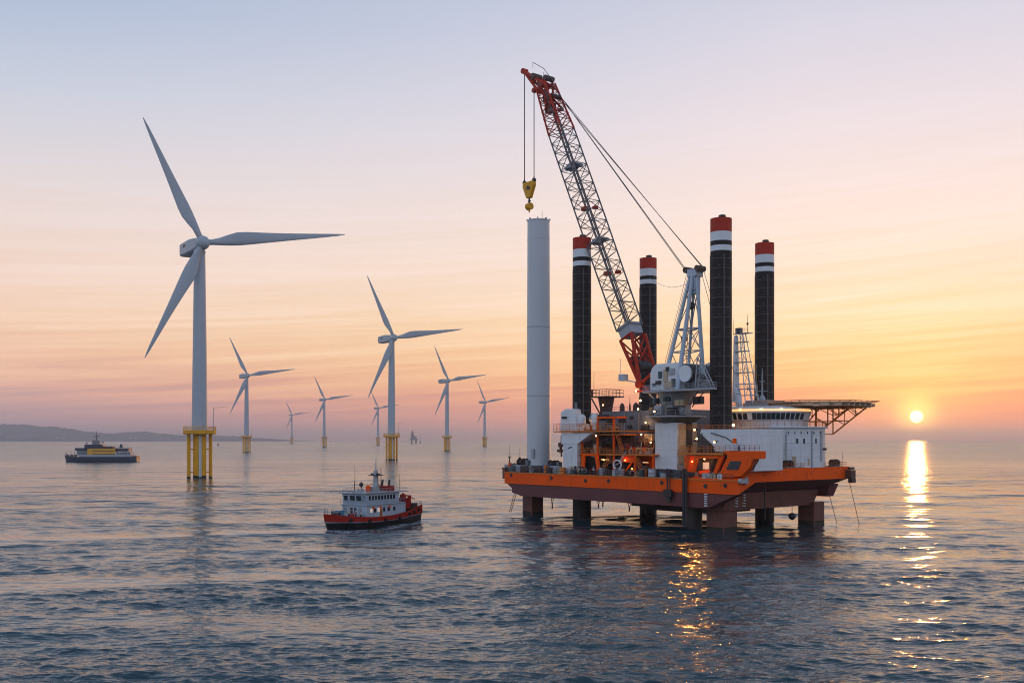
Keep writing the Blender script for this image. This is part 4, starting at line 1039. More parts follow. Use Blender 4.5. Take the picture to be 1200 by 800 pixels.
# ------------------------------------------------------------------ pedestal crane
crane = empty('pedestal_crane', (OX, OY, 0), VROT, 'huge ship crane with red tipped lattice boom on a white pedestal', 'crane')
def crane_parts():
    C = (24.3, 8.5)
    q = MB(); q.bb((-27.7, 5, DZ), (-21.0, 12.1, 23.9)); ped = q.build('pedestal', M['white'], crane, bevel=.06)
    q = MB(); q.bb((-20.98, 5.6, 14.5), (-20.8, 11.8, 23.6)); q.build('pedestal_side_panel', M['cream'], ped)
    q = MB(); q.bb((-20.8, 8.0, 18.5), (-20.3, 9.6, 23.8)); q.box((-20.5, 8.8, 16.5), (.5, .5, 5)); q.build('cable_duct', M['dark'], ped)
    q = MB(); q.bb((-27.5, 4.7, DZ+.05), (-21.2, 4.98, 13.2)); q.build('pedestal_skirt', M['dark'], ped)
    q = MB(); q.bb((-25.8, 4.2, DZ+.1), (-24.0, 4.65, 12.7)); q.build('pedestal_locker', M['blue'], ped)
    c = (-C[0], C[1], 0)
    q = MB(); q.lathe([(3.6, 23.8), (4.0, 24.0), (6.0, 25.2)], c, 16); q.build('collar', M['teal'], crane)
    q = MB(); q.lathe([(7.1, 25.2), (7.1, 25.5)], c, 12); lp = q.build('lower_platform', M['lgrey'], crane)
    ring = [(c[0]+7.0*math.cos(2*math.pi*i/12), c[1]+7.0*math.sin(2*math.pi*i/12), 25.5) for i in range(13)]
    q = MB(); q.rail(ring, 1.2, 1.4, .05); q.build('platform_railing', M['lgrey'], lp)
    q = MB(); q.lathe([(3.4, 25.5), (3.4, 28.0), (3.8, 28.4), (4.6, 30.9)], c, 24); q.build('slewing_column', M['lgrey'], crane)
    for (dx, dy, sx, sy, sz, zc, mt) in ((-4, -3, 2.2, 1.6, 2.0, 26.6, 'dark'), (-1, -4.6, 2.2, 1.4, 2.2, 26.8, 'lgrey'), (2.6, -4.3, 2.0, 1.6, 1.6, 26.6, 'dark'), (4.3, -1.8, 1.6, 2.2, 2.4, 26.9, 'lgrey'), (-5, 0, 1.6, 1.6, 1.8, 26.4, 'grey'),
            (4.6, -3.6, 2.6, 1.5, 1.3, 28.4, 'cream'), (8.0, -1.5, 2.4, 1.2, 1.7, 28.9, 'dark'), (-2.6, -4.0, 1.2, 1.2, 1.4, 29.0, 'teal'), (0.8, -3.9, 1.8, 1.0, 1.1, 29.4, 'teal')):
        q = MB(); q.box((c[0]+dx, c[1]+dy, zc), (sx, sy, sz)); q.tube((c[0]+dx, c[1]+dy-sy/2-.25, zc), (c[0]+dx, c[1]+dy+sy/2, zc), sz*.32, sz*.32, 10); q.build('slewing_machinery', M[mt], crane, bevel=.06)
    q = MB()
    for i in range(7): a = R(-150+i*30); q.tube((c[0]+3.7*math.cos(a), c[1]+3.7*math.sin(a), 27.6), (c[0]+6.4*math.cos(a), c[1]+6.4*math.sin(a), 30.9), .16, .16, 6)
    q.build('platform_bracket', M['lgrey'], crane)
    # upper platform
    P = [(-29.5, 2.6), (-18, .7), (-8.0, 1.6), (-8.0, 3.2), (-12.6, 3.5), (-14, 15.5), (-29.5, 15.5)]
    q = MB(); q.prism(P, 2, 30.9, 31.35); up = q.build('upper_platform', M['lgrey'], crane)
    q = MB(); q.rail([Vector((x, y, 31.35)) for x, y in P+P[:1]], 1.25, 1.3, .05, rails=(1, .66, .33)); q.build('platform_railing', M['lgrey'], up)
    # machinery house: rounded roof, doors and lockers
    pr = [(-28.6, 31.35), (-28.6, 35.6), (-28.0, 36.8), (-26.8, 37.6), (-20.5, 37.6), (-19.6, 37.2), (-19.4, 31.35)]
    q = MB(); q.prism(pr, 1, 4.2, 14.4); ho = q.build('machinery_house', M['whiteplain'], crane, bevel=.3)
    for (x, z, w_, h_, mt) in ((-23.6, 34.7, 1.1, 3.0, 'cream'), (-25.3, 35.0, .9, 1.6, 'teal'), (-25.8, 33.2, 1.6, .9, 'dark'), (-22.6, 32.6, 2.6, 1.7, 'cream'), (-21.2, 33.0, 1.0, 1.8, 'teal'), (-23.0, 36.2, .9, 1.0, 'dark'), (-27.2, 32.8, .8, .6, 'teal'), (-21.7, 35.6, 1.5, 1.4, 'lgrey')):
        q = MB(); q.box((x, 4.05, z), (w_, .35, h_)); q.build('house_fitting', M[mt], ho)
    # winches on the bow side of the house
    q = MB(); q.tube((-17.6, 4.2, 34.9), (-17.6, 12.5, 34.9), 2.2, 2.2, 22, 0); q.tube((-17.6, 3.7, 34.9), (-17.6, 4.2, 34.9), 1.9, 1.9, 22, 1); q.tube((-17.6, 12.5, 34.9), (-17.6, 13, 34.9), 2.9, 2.9, 22, 1)
    q.build('boom_winch', [M['dark'], M['whiteplain']], crane)
    q = MB(); q.box((-15.4, 8.5, 33.0), (2.4, 7, 3.0)); q.tube((-15, 4.6, 33.6), (-15, 12, 33.6), 1.2, 1.2, 16); q.build('hoist_winch', M['dark'], crane)
    q = MB()
    for y in (1.9, 3.0):
        q.tube((-8.4, y, 31.3), (-12.4, y, 38.2), .13, .13, 6); q.tube((-13, y, 31.3), (-12.4, y, 38.2), .13, .13, 6)
        for t_ in (.25, .5, .75): q.tube((-8.4-4*t_, y, 31.3+6.9*t_), (-13+.6*t_, y, 31.3+6.9*t_), .08, .08, 5); q.tube((-8.4-4*t_, y, 31.3+6.9*t_), (-13+.6*(t_-.25), y, 31.3+6.9*(t_-.25)), .08, .08, 5)
    q.build('access_frame', M['lgrey'], crane)
    # A-frame mast
    top = Vector((-18.6, 8.5, 58.3))
    feet = [(-26, 5.6, 31.3, .50), (-19.6, 3.6, 31.3, .55), (-14.4, 6.6, 31.3, .52), (-24.5, 12.5, 31.3, .38)]
    fr = empty('mast_frame', (0, 0, 0), 0, parent=crane)
    tops = []
    for (x, y, z, r) in feet:
        t_ = top+Vector(((x+20)*.13, (y-8.5)*.16, 0)); tops.append(t_)
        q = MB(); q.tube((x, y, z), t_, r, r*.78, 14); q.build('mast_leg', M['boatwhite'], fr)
    F = [Vector(f[:3]) for f in feet]
    q = MB()
    order = [0, 1, 2, 3, 0]
    for lv in (.33, .52, .85):
        for i, j in zip(order, order[1:]):
            if lv == .33 or lv == .52 or True: q.tube(F[i].lerp(tops[i], lv), F[j].lerp(tops[j], lv), .2 if lv != .33 else .14, None, 6)
    for (l0, l1) in ((.02, .33), (.33, .52), (.52, .85)):
        for i, j in ((0, 3), (3, 2), (1, 2)):
            if (i, j) == (1, 2) and l0 > .4: continue
            q.tube(F[i].lerp(tops[i], l0), F[j].lerp(tops[j], l1), .10, None, 5); q.tube(F[j].lerp(tops[j], l0), F[i].lerp(tops[i], l1), .10, None, 5)
    q.build('mast_bracing', M['lgrey'], fr)
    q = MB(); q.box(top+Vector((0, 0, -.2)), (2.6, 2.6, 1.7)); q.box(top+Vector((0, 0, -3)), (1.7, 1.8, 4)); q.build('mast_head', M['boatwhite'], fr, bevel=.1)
    for dx in (-1.9, 1.5):
        q = MB(); q.tube(top+Vector((dx, -1.3, .7)), top+Vector((dx, 1.3, .7)), .7, .7, 16); q.box(top+Vector((dx, 0, .4)), (.9, 2.2, .7)); q.build('mast_sheave', M['brown'], fr)
    for x_, z_, s_ in ((.3, -7.6, .95), (-.6, -15, .8)):
        q = MB(); q.lathe([(.05, -s_), (s_*.9, -s_*.6), (s_*.9, s_*.6), (.05, s_)], n=12); o = q.build('pulley_block', M['dark'], fr); o.location = top+Vector((x_-1.0+(-1.2 if s_ < .9 else 0), -.5, z_))
    q = MB(); q.tube(top+Vector((-1, -.4, -.5)), top+Vector((-2.6, -.4, -27)), .07, None, 5); q.tube(top+Vector((.1, -.4, -.5)), top+Vector((-1.5, -.4, -27)), .07, None, 5); q.build('luffing_rope', M['cable'], fr)
    q = MB(); L_ = [F[0].lerp(tops[0], t)+Vector((-.7, -.1, 0)) for t in (0, 1)]; q.tube(L_[0], L_[1], .06, None, 5)
    q.tube(L_[0]+Vector((-.5, 0, 0)), L_[1]+Vector((-.5, 0, 0)), .06, None, 5); q.build('mast_ladder', M['lgrey'], fr)
    q = MB(); a, b = top+Vector((1.6, 0, .6)), Vector((-10.5, 11, 33)); q.tube(a, b, .06, None, 5); q.tube(a+Vector((.3, .6, 0)), b+Vector((1, 0, 2)), .06, None, 5); q.build('stay_wire', M['cable'], fr)

    # ---- boom
    foot = Vector((-33.6, 8.5, 35.0)); head = Vector((-70.2, 8.5, 114.6))
    ax = (head-foot).normalized(); L = (head-foot).length
    up_ = Vector((0, 1, 0)).cross(ax).normalized()
    if up_.x < 0: up_ = -up_          # bow-facing upper side of the boom
    sd = Vector((0, 1, 0))
    boom = empty('boom', (0, 0, 0), 0, parent=crane)
    def sec(t):
        # half width (v) and half depth at fraction t
        if t < .17: return 2.4, 1.2+1.1*(t/.17)
        if t > .90: f = (t-.90)/.10; return 2.45-.5*f, 2.35-.6*f
        return 2.5, 2.4
    def P(t, i):
        w_, d_ = sec(t); sx, sy = ((-1, -1), (1, -1), (1, 1), (-1, 1))[i]
        return foot+ax*(L*t)+sd*(w_*sx)+up_*(d_*sy)
    def lattice(t0, t1, n, mat, name, r=.2, rb=.085, chord=True):
        q = MB()
        for i in range(4):
            if chord: q.tube(P(t0, i), P(t1, i), r, r, 7)
        for k in range(n):
            a, b = t0+(t1-t0)*k/n, t0+(t1-t0)*(k+1)/n
            for i in range(4):
                j = (i+1) % 4
                q.tube(P(a, i), P(a, j), rb, rb, 4)
                if k % 2: q.tube(P(a, i), P(b, j), rb, rb, 4)
                else: q.tube(P(a, j), P(b, i), rb, rb, 4)
                pass
        return q.build(name, M[mat], boom)
    lattice(.155, .50, 10, 'steel', 'boom_lattice', .2, .10); lattice(.50, .83, 10, 'steel', 'boom_lattice', .2, .10)
    lattice(.83, 1.0, 6, 'crred', 'boom_head_lattice', .26, .12)
    # grey box where the red foot section meets the lattice
    q = MB(); vs = [P(.128, i) for i in range(4)]+[P(.165, i) for i in range(4)]; cc_ = sum(vs, Vector())/8; vs = [cc_.lerp(x, .9) for x in vs]; q.hexa(vs); q.build('boom_joint_box', M['lgrey'], boom)
    # red foot section: two legs spreading to the pins
    q = MB()
    for sx in (-1, 1):
        pin = foot+sd*(3.2*sx)+ax*(-2.0)
        for sy in (-1, 1):
            b = P(.125, {(-1, -1): 0, (1, -1): 1, (1, 1): 2, (-1, 1): 3}[(sx, sy)])
            q.tube(pin, b, .50, .40, 10)
            q.tube(pin.lerp(b, .45), P(.125, {(-1, -1): 1, (1, -1): 0, (1, 1): 3, (-1, 1): 2}[(sx, sy)]), .2, .2, 6)
            q.tube(pin.lerp(b, .8), (foot+sd*(-3.2*sx)-ax*2).lerp(P(.125, {(-1, -1): 1, (1, -1): 0, (1, 1): 3, (-1, 1): 2}[(sx, sy)]), .35), .2, .2, 6)
        q.tube(pin+sd*(-.7), pin+sd*.7, 1.0, 1.0, 14)
        q.tube(P(.125, 0 if sx < 0 else 1), P(.125, 3 if sx < 0 else 2), .3, None, 8)
        q.tube(pin.lerp(P(.125, 0), .5), pin.lerp(P(.125, 3), .5), .25, None, 8)
    q.build('boom_foot', M['crred'], boom)
    q = MB(); q.tube(foot+sd*-2.2+ax*3-up_*.3, foot+sd*2.2+ax*3-up_*.3, 1.5, 1.5, 18); q.box(foot+ax*5-up_*1.0, (2.0, 3, 2.0)); q.build('boom_foot_winch', M['dark'], boom)
    # bracket carrying the pins, on the platform edge
    q = MB()
    for sx in (-1, 1):
        pin = foot+sd*(3.2*sx)-ax*2.0
        q.tube(pin, (-29, 8.5+3.2*sx, 31.4), .45, .5, 8); q.tube(pin, (-29, 8.5+3.2*sx, 35.6), .35, .35, 8)
    q.box((-31.4, 8.5, 31.5), (5.0, 8, .35)); q.build('boom_bracket', M['crred'], crane)
    q = MB(); q.box((-37.0, 4.0, 34.9), (1.7, 1.6, 1.6)); q.tube((-37.4, 3.4, 35.4), (-37.4, 3.4, 39.4), .06, .06, 5); q.tube((-37, 4.4, 34.3), (-32, 5.2, 33.4), .15, .15, 6); q.build('operator_cab', M['boatwhite'], crane)
    # walkway, inner rope runs and rest platforms along the boom
    q = MB()
    for s_ in (-.55, .25, .8): q.tube(foot+ax*(L*.14)+sd*s_*1.2, foot+ax*(L*.95)+sd*s_*1.2, .12, .12, 6)
    q.build('boom_inner_rope', M['cable'], boom)
    q = MB(); q.tube(foot+ax*(L*.15)+up_*.6-sd*1.5, foot+ax*(L*.98)+up_*.6-sd*1.5, .2, .2, 6); q.build('boom_walkway', M['steel'], boom)
    for t, mt in ((.905, 'steel'), (.70, 'lgrey'), (.55, 'crred'), (.44, 'lgrey'), (.33, 'crred')):
        p = foot+ax*(L*t); q = MB()
        vs = [P(t, i) for i in range(4)]+[P(t+.006, i) for i in range(4)]; 
        if mt == 'lgrey': q.hexa([x.lerp(p, .3) for x in vs[:4]]+[x.lerp(p, .3) for x in vs[4:]])
        q.box(p+sd*-1.2, (1.5, 1.3, 1.0)); q.box(p+sd*1.4+up_*1.2, (1.2, 1.0, .7)); q.build('boom_platform', M[mt], boom)
    # red boom head with nose and sheaves
    nose = Vector((-78.9, 8.5, z_of(83.5, 78.9, 8.5)))
    q = MB()
    hA = head+up_*1.6; hB = head-up_*1.6
    for s_ in (-1.3, 1.3):
        a = hA+sd*s_; b = hB+sd*s_; n_ = nose+sd*s_*.35
        q.tube(a-ax*1.5, n_, .45, .28, 8); q.tube(b-ax*1.2, n_, .42, .28, 8); q.tube(a, b, .4, .4, 8)
        m1 = a.lerp(n_, .35); m2 = b.lerp(n_, .35); q.tube(m1, m2, .3, .3, 6); q.tube(m1, b, .22, .22, 6); q.tube(a.lerp(n_, .62), b.lerp(n_, .62), .25, .25, 6); q.tube(m2, a.lerp(n_, .62), .2, .2, 6)
        q.tube(a-ax*8, b, .3, .3, 6); q.tube(b-ax*7, a, .3, .3, 6)
    q.tube(nose+sd*-.8, nose+sd*.8, .75, .75, 16); q.build('boom_nose', M['crred'], boom)
    for pos, rr in ((head+up_*1.9+ax*1.0, .75), (head+up_*2.0-ax*5, .6), (head-up_*.4+ax*.6, .7), (head.lerp(nose, .42)+Vector((0, 0, .8)), .8)):
        q = MB(); q.tube(pos+sd*-1.5, pos+sd*1.5, rr, rr, 16); q.build('sheave', M['brown'], boom)
    q = MB(); a = head+up_*2.7-ax*2.5+Vector((0, 0, 1.2)); b = nose+Vector((3.5, 0, 1.5)); m_ = a.lerp(b, .5)+Vector((0, 0, 1.1)); q.path([a, m_, b], .09, 5)
    for t_ in (0, .5, 1): q.tube(a.lerp(b, t_), a.lerp(b, t_)+Vector((0, 0, -1.6)), .07, .07, 4)
    q.build('head_handrail', M['steel'], boom)
    q = MB(); p = foot+ax*(L*.925)-up_*.8; q.box(p, (2.2, 2.0, 2.4)); q.box(p+ax*3, (1.6, 1.8, 2.0)); q.build('head_machinery', M['dark'], boom)
    # pendant ropes from mast to boom head
    for i, (s_, dz_, dt) in enumerate(((-1.6, .9, 0), (-.3, .3, 2.6), (.6, 1.3, 5.0), (1.7, .8, 7.8))):
        a = top+Vector((-1.9 if i < 2 else 1.4, s_, dz_)); b = head+up_*2.6+ax*(.8-dt)+sd*s_
        q = MB(); q.tube(a, b, .08, .08, 6); q.build('pendant_rope', M['cable'], crane)
    # a slack line from the mast to the far leg
    q = MB(); a = top+Vector((-1.4, 0, -2)); b = V(58.5-2.0, 36-1.8, 64.5); pts = []
    for i in range(13):
        t_ = i/12; p = a.lerp(b, t_); p.z -= 3.2*4*t_*(1-t_)*.6; pts.append(p)
    q.path(pts, .05, 4); q.build('slack_line', M['cable'], crane)
    # hoist ropes
    zb = z_of(212, 76, 8.5)
    for u_, z0 in ((78.9, nose.z-.3), (74.9, z_of(106, 74.9, 8.5))):
        for dv in (-.22, .22):
            q = MB(); q.tube(V(u_+dv*.8, 8.5+dv, z0), V(u_+dv*.8, 8.5+dv, zb), .075, .075, 5); q.build('hoist_rope', M['cable'], crane)
    q = MB(); q.tube(V(74.9, 8.1, z_of(106, 75, 8.5)), V(74.9, 8.9, z_of(106, 75, 8.5)), .65, .65, 14); q.tube(V(74.9, 8.5, z_of(106, 75, 8.5)), V(74.9, 8.5, z_of(95, 75, 8.5)), .2, .2, 6); q.build('sheave', M['crred'], boom)
    for (x, y, z, p) in ((-31.5, 4.2, z_of(469, 31, 4), 200), (-32.4, 3.5, z_of(458, 32, 4) , 0), (-31.8, 3.6, z_of(479, 31.5, 4), 260)):
        lo = lamp_at(-x, y, z, crane, .24, p)
    return zb
zb = crane_parts()

def hook():
    u = 76.9; e = vessel_frame('hook_block', u, 8.5, 0, 'yellow triangular crane hook block hanging above the white tower section', 'hook block')
    e.location.z = zb-7.5
    q = MB(); q.prism([(-2.15, 7.5), (2.15, 7.5), (2.3, 6.3), (.75, 3.0), (-.75, 3.0), (-2.3, 6.3)], 1, -.55, .55); b = q.build('cheek_plate', M['yellow'], e, bevel=.15)
    q = MB(); q.tube((0, -.62, 5.8), (0, .62, 5.8), .55, .55, 14); q.box((.5, -.58, 5.6), (.7, .1, .7)); q.build('block_pin', M['dark'], b)
    for s_ in (-1, 1):
        q = MB(); q.tube((2.0*s_, -.35, 7.6), (2.0*s_, .35, 7.6), .5, .5, 12); q.tube((2.0*s_, 0, 7.5), (2.0*s_, 0, 8.6), .22, .16, 8); q.build('rope_socket', M['dark'], e)
    q = MB(); q.tube((0, 0, 3.1), (0, 0, 1.4), .25, .25, 8); q.tube((-.5, 0, 2.2), (.5, 0, 2.2), .2, .2, 8); q.build('swivel', M['dark'], e)
    q = MB(); q.tube((-.75, 0, .75), (.75, 0, .75), .95, .95, 16); q.tube((0, 0, 0), (0, 0, -.9), .35, .15, 8); q.build('hook', M['yellow'], e, bevel=.1)
hook()

def tower_section():
    e = vessel_frame('tower_section', 72.5, 8.0, DZ+1.75, 'tall plain white turbine tower tube standing on the stern deck', 'tower section')
    z1 = z_of(257.5, 71.6, 8)-DZ-1.75
    q = MB(); q.lathe([(3.3, 0), (3.3, .3), (3.15, .35), (3.12, z1*.5), (2.98, z1-.4), (3.05, z1-.35), (3.05, z1)], n=48); q.build('tower_tube', M['turb2'], e)
    q = MB()
    for f in (.28, .56): q.lathe([(3.13-.1*f, z1*f), (3.19-.1*f, z1*f+.05), (3.19-.1*f, z1*f+.22), (3.13-.1*f, z1*f+.27)], n=48, cap=False)
    q.build('flange_ring', M['lgrey'], e)
    q = MB()
    for f in (.09, .18, .37, .46, .65, .74, .83, .92): q.lathe([(3.14-.12*f, z1*f), (3.165-.12*f, z1*f+.03), (3.165-.12*f, z1*f+.10), (3.14-.12*f, z1*f+.13)], n=48, cap=False)
    q.build('weld_seam', M['turb2'], e)['kind'] = 'stuff'
    for a_ in range(0, 360, 45):
        q = MB(); q.box((3.0*math.cos(R(a_)), 3.0*math.sin(R(a_)), z1+.15), (.5, .25, .4), rz=R(a_)); q.build('lifting_lug', M['lgrey'], e)
    q = MB(); q.box((1.2, -3.06, 3.2), (1.1, .25, 2.4)); q.build('tower_door', M['lgrey'], e)
    q = MB(); q.tube((.9, .5, z1), (.9, .5, z1+2.6), .07, .05, 5); q.build('lifting_pin', M['dark'], e)
M['turb2'] = paint('tower_section_paint', (0.58, 0.61, 0.63), 0.4, var=0.05, streak=0.1, dirt=(0.3, 0.3, 0.3))
tower_section()

# ------------------------------------------------------------------ loose gear on the deck
def ves(name, px, v, z, label, cat, group=None, spin=0.0): return vessel_frame(name, u_of(px, v), v, z, label, cat, group, spin)
def container(px, v, z, mat, label, dims=(3.0, 1.8, 2.1)):
    e = ves('deck_container', px, v, z, label, 'container', 'containers on the vessel deck')
    dx, dy, dz_ = dims
    q = MB(); q.bb((-dx/2, -dy/2, .12), (dx/2, dy/2, dz_)); bo = q.build('container_body', M[mat], e, bevel=.04)
    q = MB()
    n = int(dx/.35)
    for i in range(n): q.box((-dx/2+.25+i*(dx-.5)/(n-1), -dy/2-.03, dz_/2+.1), (.14, .06, dz_-.4))
    for x in (-dx/2, dx/2): q.box((x, -dy/2, dz_/2+.06), (.12, .16, dz_+.05))
    q.build('corrugated_side', M[mat], bo)
container(598.5, 2.2, DZ, 'lgrey', 'light grey container at the far stern corner of the deck', (2.4, 1.6, 1.9))
container(609.5, 1.8, DZ, 'lgrey', 'second pale grey container from the stern corner, below the white tower section', (2.6, 1.6, 1.9))
container(618, 1.8, DZ, 'brown', 'rust brown container between pale boxes under the white tower section', (2.3, 1.6, 1.7))
container(652, 2.0, DZ, 'lgrey', 'pale container directly left of the white stern jack house', (2.2, 1.6, 1.9))
container(642, 3.0, DZ, 'blue', 'small blue box on deck between white tower section and stern jack house', (1.6, 1.4, 2.2))
container(632, 2.6, DZ, 'brown', 'brown box in front of the foot of the white tower section', (3.2, 1.4, 1.5))
container(707, 1.8, DZ, 'grey', 'grey box by the rail below the orange gallery', (1.7, 1.2, 1.6))
container(829, .9, DZ, 'whiteplain', 'white chest by the rail under the lit doorway', (1.9, .9, 1.3))
def drum(px, v, z, r, mat, label, lying=True):
    e = ves('cable_drum', px, v, z, label, 'drum', 'round drums on the vessel deck')
    for s_ in (-.55, .55):
        q = MB(); q.tube((0, s_, r), (0, s_+.1*math.copysign(1, s_), r), r, r, 20); q.build('flange', M[mat], e)
    q = MB(); q.tube((0, -.55, r), (0, .55, r), r*.72, r*.72, 18); q.build('core', M['dark'], e)
drum(838, .95, DZ, .75, 'cream', 'cream drum right of the white chest near the bow corner')
drum(845.5, .95, DZ, .72, 'whiteplain', 'white drum beside the orange deckhouse foot')
drum(684, 1.8, DZ, .8, 'lgrey', 'grey drum by the rail right of the stern jack house')
drum(602, 6, DZ+.2, 1.0, 'dark', 'dark drum behind the containers at the stern corner')
def winch(px, v, z, label, s=1.0):
    e = ves('mooring_winch', px, v, z, label, 'winch', 'mooring winches on deck')
    q = MB(); q.tube((-1*s, 0, .9*s), (1*s, 0, .9*s), .55*s, .55*s, 14); q.build('winch_drum', M['dark'], e)
    for x in (-1*s, 1*s, .2*s):
        q = MB(); q.tube((x-.06, 0, .9*s), (x+.06, 0, .9*s), .85*s, .85*s, 16); q.build('winch_flange', M['brown'], e)
    q = MB(); q.box((0, 0, .15*s), (2.8*s, 1.6*s, .3*s)); q.box((1.5*s, 0, .8*s), (.7*s, 1*s, 1.2*s)); q.build('winch_bed', M['grey'], e)
winch(614, 4.5, DZ+1.2, 'dark winch on the stern deck left of the white tower section', 1.4)
winch(650, 6, DZ+1.0, 'dark winch at the stern between tower section and jack house', 1.3)
for px, lab in ((908, 'dark winch under the curved white wall, leftmost on the raised bow'), (938, 'brown winch in front of the cream door on the raised bow'),
                (955, 'dark winch right of the cream door on the raised bow'), (977, 'dark winch next to the anchor bracket at the bow tip'), (923, 'low winch between grey and cream door on the raised bow')):
    winch(px, v_of(px, 1.8) if False else 0, 0, lab, 1.0)
    o = [o for o in bpy.data.objects if o.name.startswith('mooring_winch') and o.get('label') == lab][0]
    v_ = v_of(px, 1.6); tmp = vessel_frame('tmp', 1.6, v_, BZ, None, None); o.location = tmp.location; o.rotation_euler = (0, 0, VROT+math.pi/2); bpy.data.objects.remove(tmp)
def stand(px, v, z, label, h=2.4):
    e = ves('beacon_post', px, v, z, label, 'beacon')
    q = MB(); q.tube((0, 0, 0), (0, 0, h*.45), .42, .30, 10); q.build('post_base', M['orange'], e)
    q = MB(); q.tube((0, 0, h*.45), (0, 0, h), .16, .12, 8); q.tube((0, 0, h), (0, 0, h*2.4), .05, .03, 5); q.box((0, 0, h), (.5, .5, .35)); q.build('post_head', M['dark'], e)
stand(598, 1.0, DZ+1.5, 'orange beacon post at the stern corner with a thin aerial')
stand(610, 8, DZ+1.8, 'small dark beacon post left of the white tower foot', 1.8)
e = vessel_frame('jack_staff', .6, 40.3, BZ, 'thin dark staff standing on the bow tip by the anchor bracket', 'staff')
q = MB(); q.tube((0, 0, 0), (0, 0, 3.4), .06, .04, 5); q.build('staff_pole', M['dark'], e); q = MB(); q.box((0, 0, 2.2), (.05, .7, .06)); q.build('crossbar', M['dark'], e)
# davit arms with the pale looped hose at the gallery (x 720-740, y 525-545)
e = ves('hose_reel', 724, 2.6, 14.0, 'pale looped hose reel hanging in the orange gallery', 'hose reel')
q = MB()
for k in range(14):
    a0_, a1_ = 2*math.pi*k/14, 2*math.pi*(k+1)/14
    q.tube((1.3*math.cos(a0_), 0, 1.1*math.sin(a0_)), (1.3*math.cos(a1_), 0, 1.1*math.sin(a1_)), .2, .2, 7)
q.build('hose_loop', M['whiteplain'], e)
q = MB(); q.tube((.8, 0, .9), (2.8, .2, 3.2), .16, .16, 6); q.tube((-1.2, 0, -.3), (2.0, .2, 1.0), .14, .14, 6); q.build('hose_arm', M['lgrey'], e)

# ------------------------------------------------------------------ people
def person_mesh():
    def skin(name, verts, edges, radii, root=0):
        me = bpy.data.meshes.new(name); me.from_pydata(verts, edges, []); me.update()
        o = bpy.data.objects.new(name, me); COL.objects.link(o)
        sk = o.modifiers.new('s', 'SKIN'); sk.use_smooth_shade = True
        for i, r in enumerate(radii):
            me.skin_vertices[0].data[i].radius = r if isinstance(r, tuple) else (r, r)
        me.skin_vertices[0].data[root].use_root = True
        sb = o.modifiers.new('b', 'SUBSURF'); sb.levels = 1; sb.render_levels = 1
        dg = bpy.context.evaluated_depsgraph_get()
        out = bpy.data.meshes.new_from_object(o.evaluated_get(dg)); bpy.data.objects.remove(o); out.name = name
        return out
    vs = [(0, 0, .95), (0, 0, 1.2), (0, 0, 1.42), (0, 0, 1.54), (0, -.01, 1.62), (0, -.015, 1.76),
          (.19, 0, 1.40), (.26, -.02, 1.12), (.24, -.14, .90), (-.19, 0, 1.40), (-.27, .02, 1.14), (-.26, -.10, .90),
          (.10, 0, .90), (.12, -.03, .50), (.13, .03, .08), (.14, -.13, .04), (-.10, 0, .90), (-.12, .02, .50), (-.13, .06, .08), (-.14, -.10, .04)]
    es = [(0, 1), (1, 2), (2, 3), (3, 4), (4, 5), (2, 6), (6, 7), (7, 8), (2, 9), (9, 10), (10, 11), (0, 12), (12, 13), (13, 14), (14, 15), (0, 16), (16, 17), (17, 18), (18, 19)]
    rs = [(.16, .11), (.15, .11), (.17, .11), .055, .085, .075, .065, .05, .04, .065, .05, .04, .09, .07, .05, .045, .09, .07, .05, .045]
    body = skin('body', vs, es, rs)
    jv = [(0, 0, .92), (0, 0, 1.2), (0, 0, 1.42), (0, 0, 1.50), (.19, 0, 1.40), (.26, -.02, 1.12), (.25, -.10, .97), (-.19, 0, 1.40), (-.27, .02, 1.14), (-.27, -.06, .97)]
    jacket = skin('jacket', jv, [(0, 1), (1, 2), (2, 3), (2, 4), (4, 5), (5, 6), (2, 7), (7, 8), (8, 9)], [(.19, .14), (.18, .14), (.20, .14), .09, .09, .07, .06, .09, .07, .06])
    tv = [(0, 0, .98), (.10, 0, .90), (.12, -.03, .50), (.13, .03, .12), (-.10, 0, .90), (-.12, .02, .50), (-.13, .06, .12)]
    trousers = skin('trousers', tv, [(0, 1), (1, 2), (2, 3), (0, 4), (4, 5), (5, 6)], [(.18, .13), .11, .085, .07, .11, .085, .07])
    return body, jacket, trousers
PB, PJ, PT = person_mesh()
def person(loc, rz, jm, label, hm='whiteplain', tm='workdark'):
    e = empty('person', loc, rz, label, 'person')
    for me, mt, nm in ((PB, 'skin', 'body'), (PJ, jm, 'jacket'), (PT, tm, 'trousers')):
        m2 = me.copy(); m2.materials.clear(); m2.materials.append(M[mt])
        for p in m2.polygons: p.material_index = 0
        o = bpy.data.objects.new(nm, m2); COL.objects.link(o); o.parent = e
    q = MB(); q.lathe([(.135, 1.68), (.155, 1.69), (.125, 1.70), (.12, 1.78), (.07, 1.84), (.01, 1.86)], (0, -.015, 0), 14); q.build('helmet', M[hm], e)
def vperson(px, v, z, jm, label, rz=0, hm='whiteplain'):
    u = u_of(px, v); t_ = vessel_frame('t', u, v, z, None, None); l = tuple(t_.location); bpy.data.objects.remove(t_)
    person(l, rz, jm, label, hm)
vperson(748, 4.0, 16.62, 'hivis', 'worker in a yellow jacket standing on the gallery beside the crane pedestal', .4)
vperson(740, 4.2, 16.62, 'cream', 'worker in pale clothes on the gallery left of the yellow jacket', -.6)
vperson(696, 1.6, DZ+.07, 'workwhite', 'worker in white on the deck in front of the orange portal', .2)
vperson(763, 2.0, DZ+.07, 'hivisred', 'worker in red by the rail left of the crane pedestal', .9)

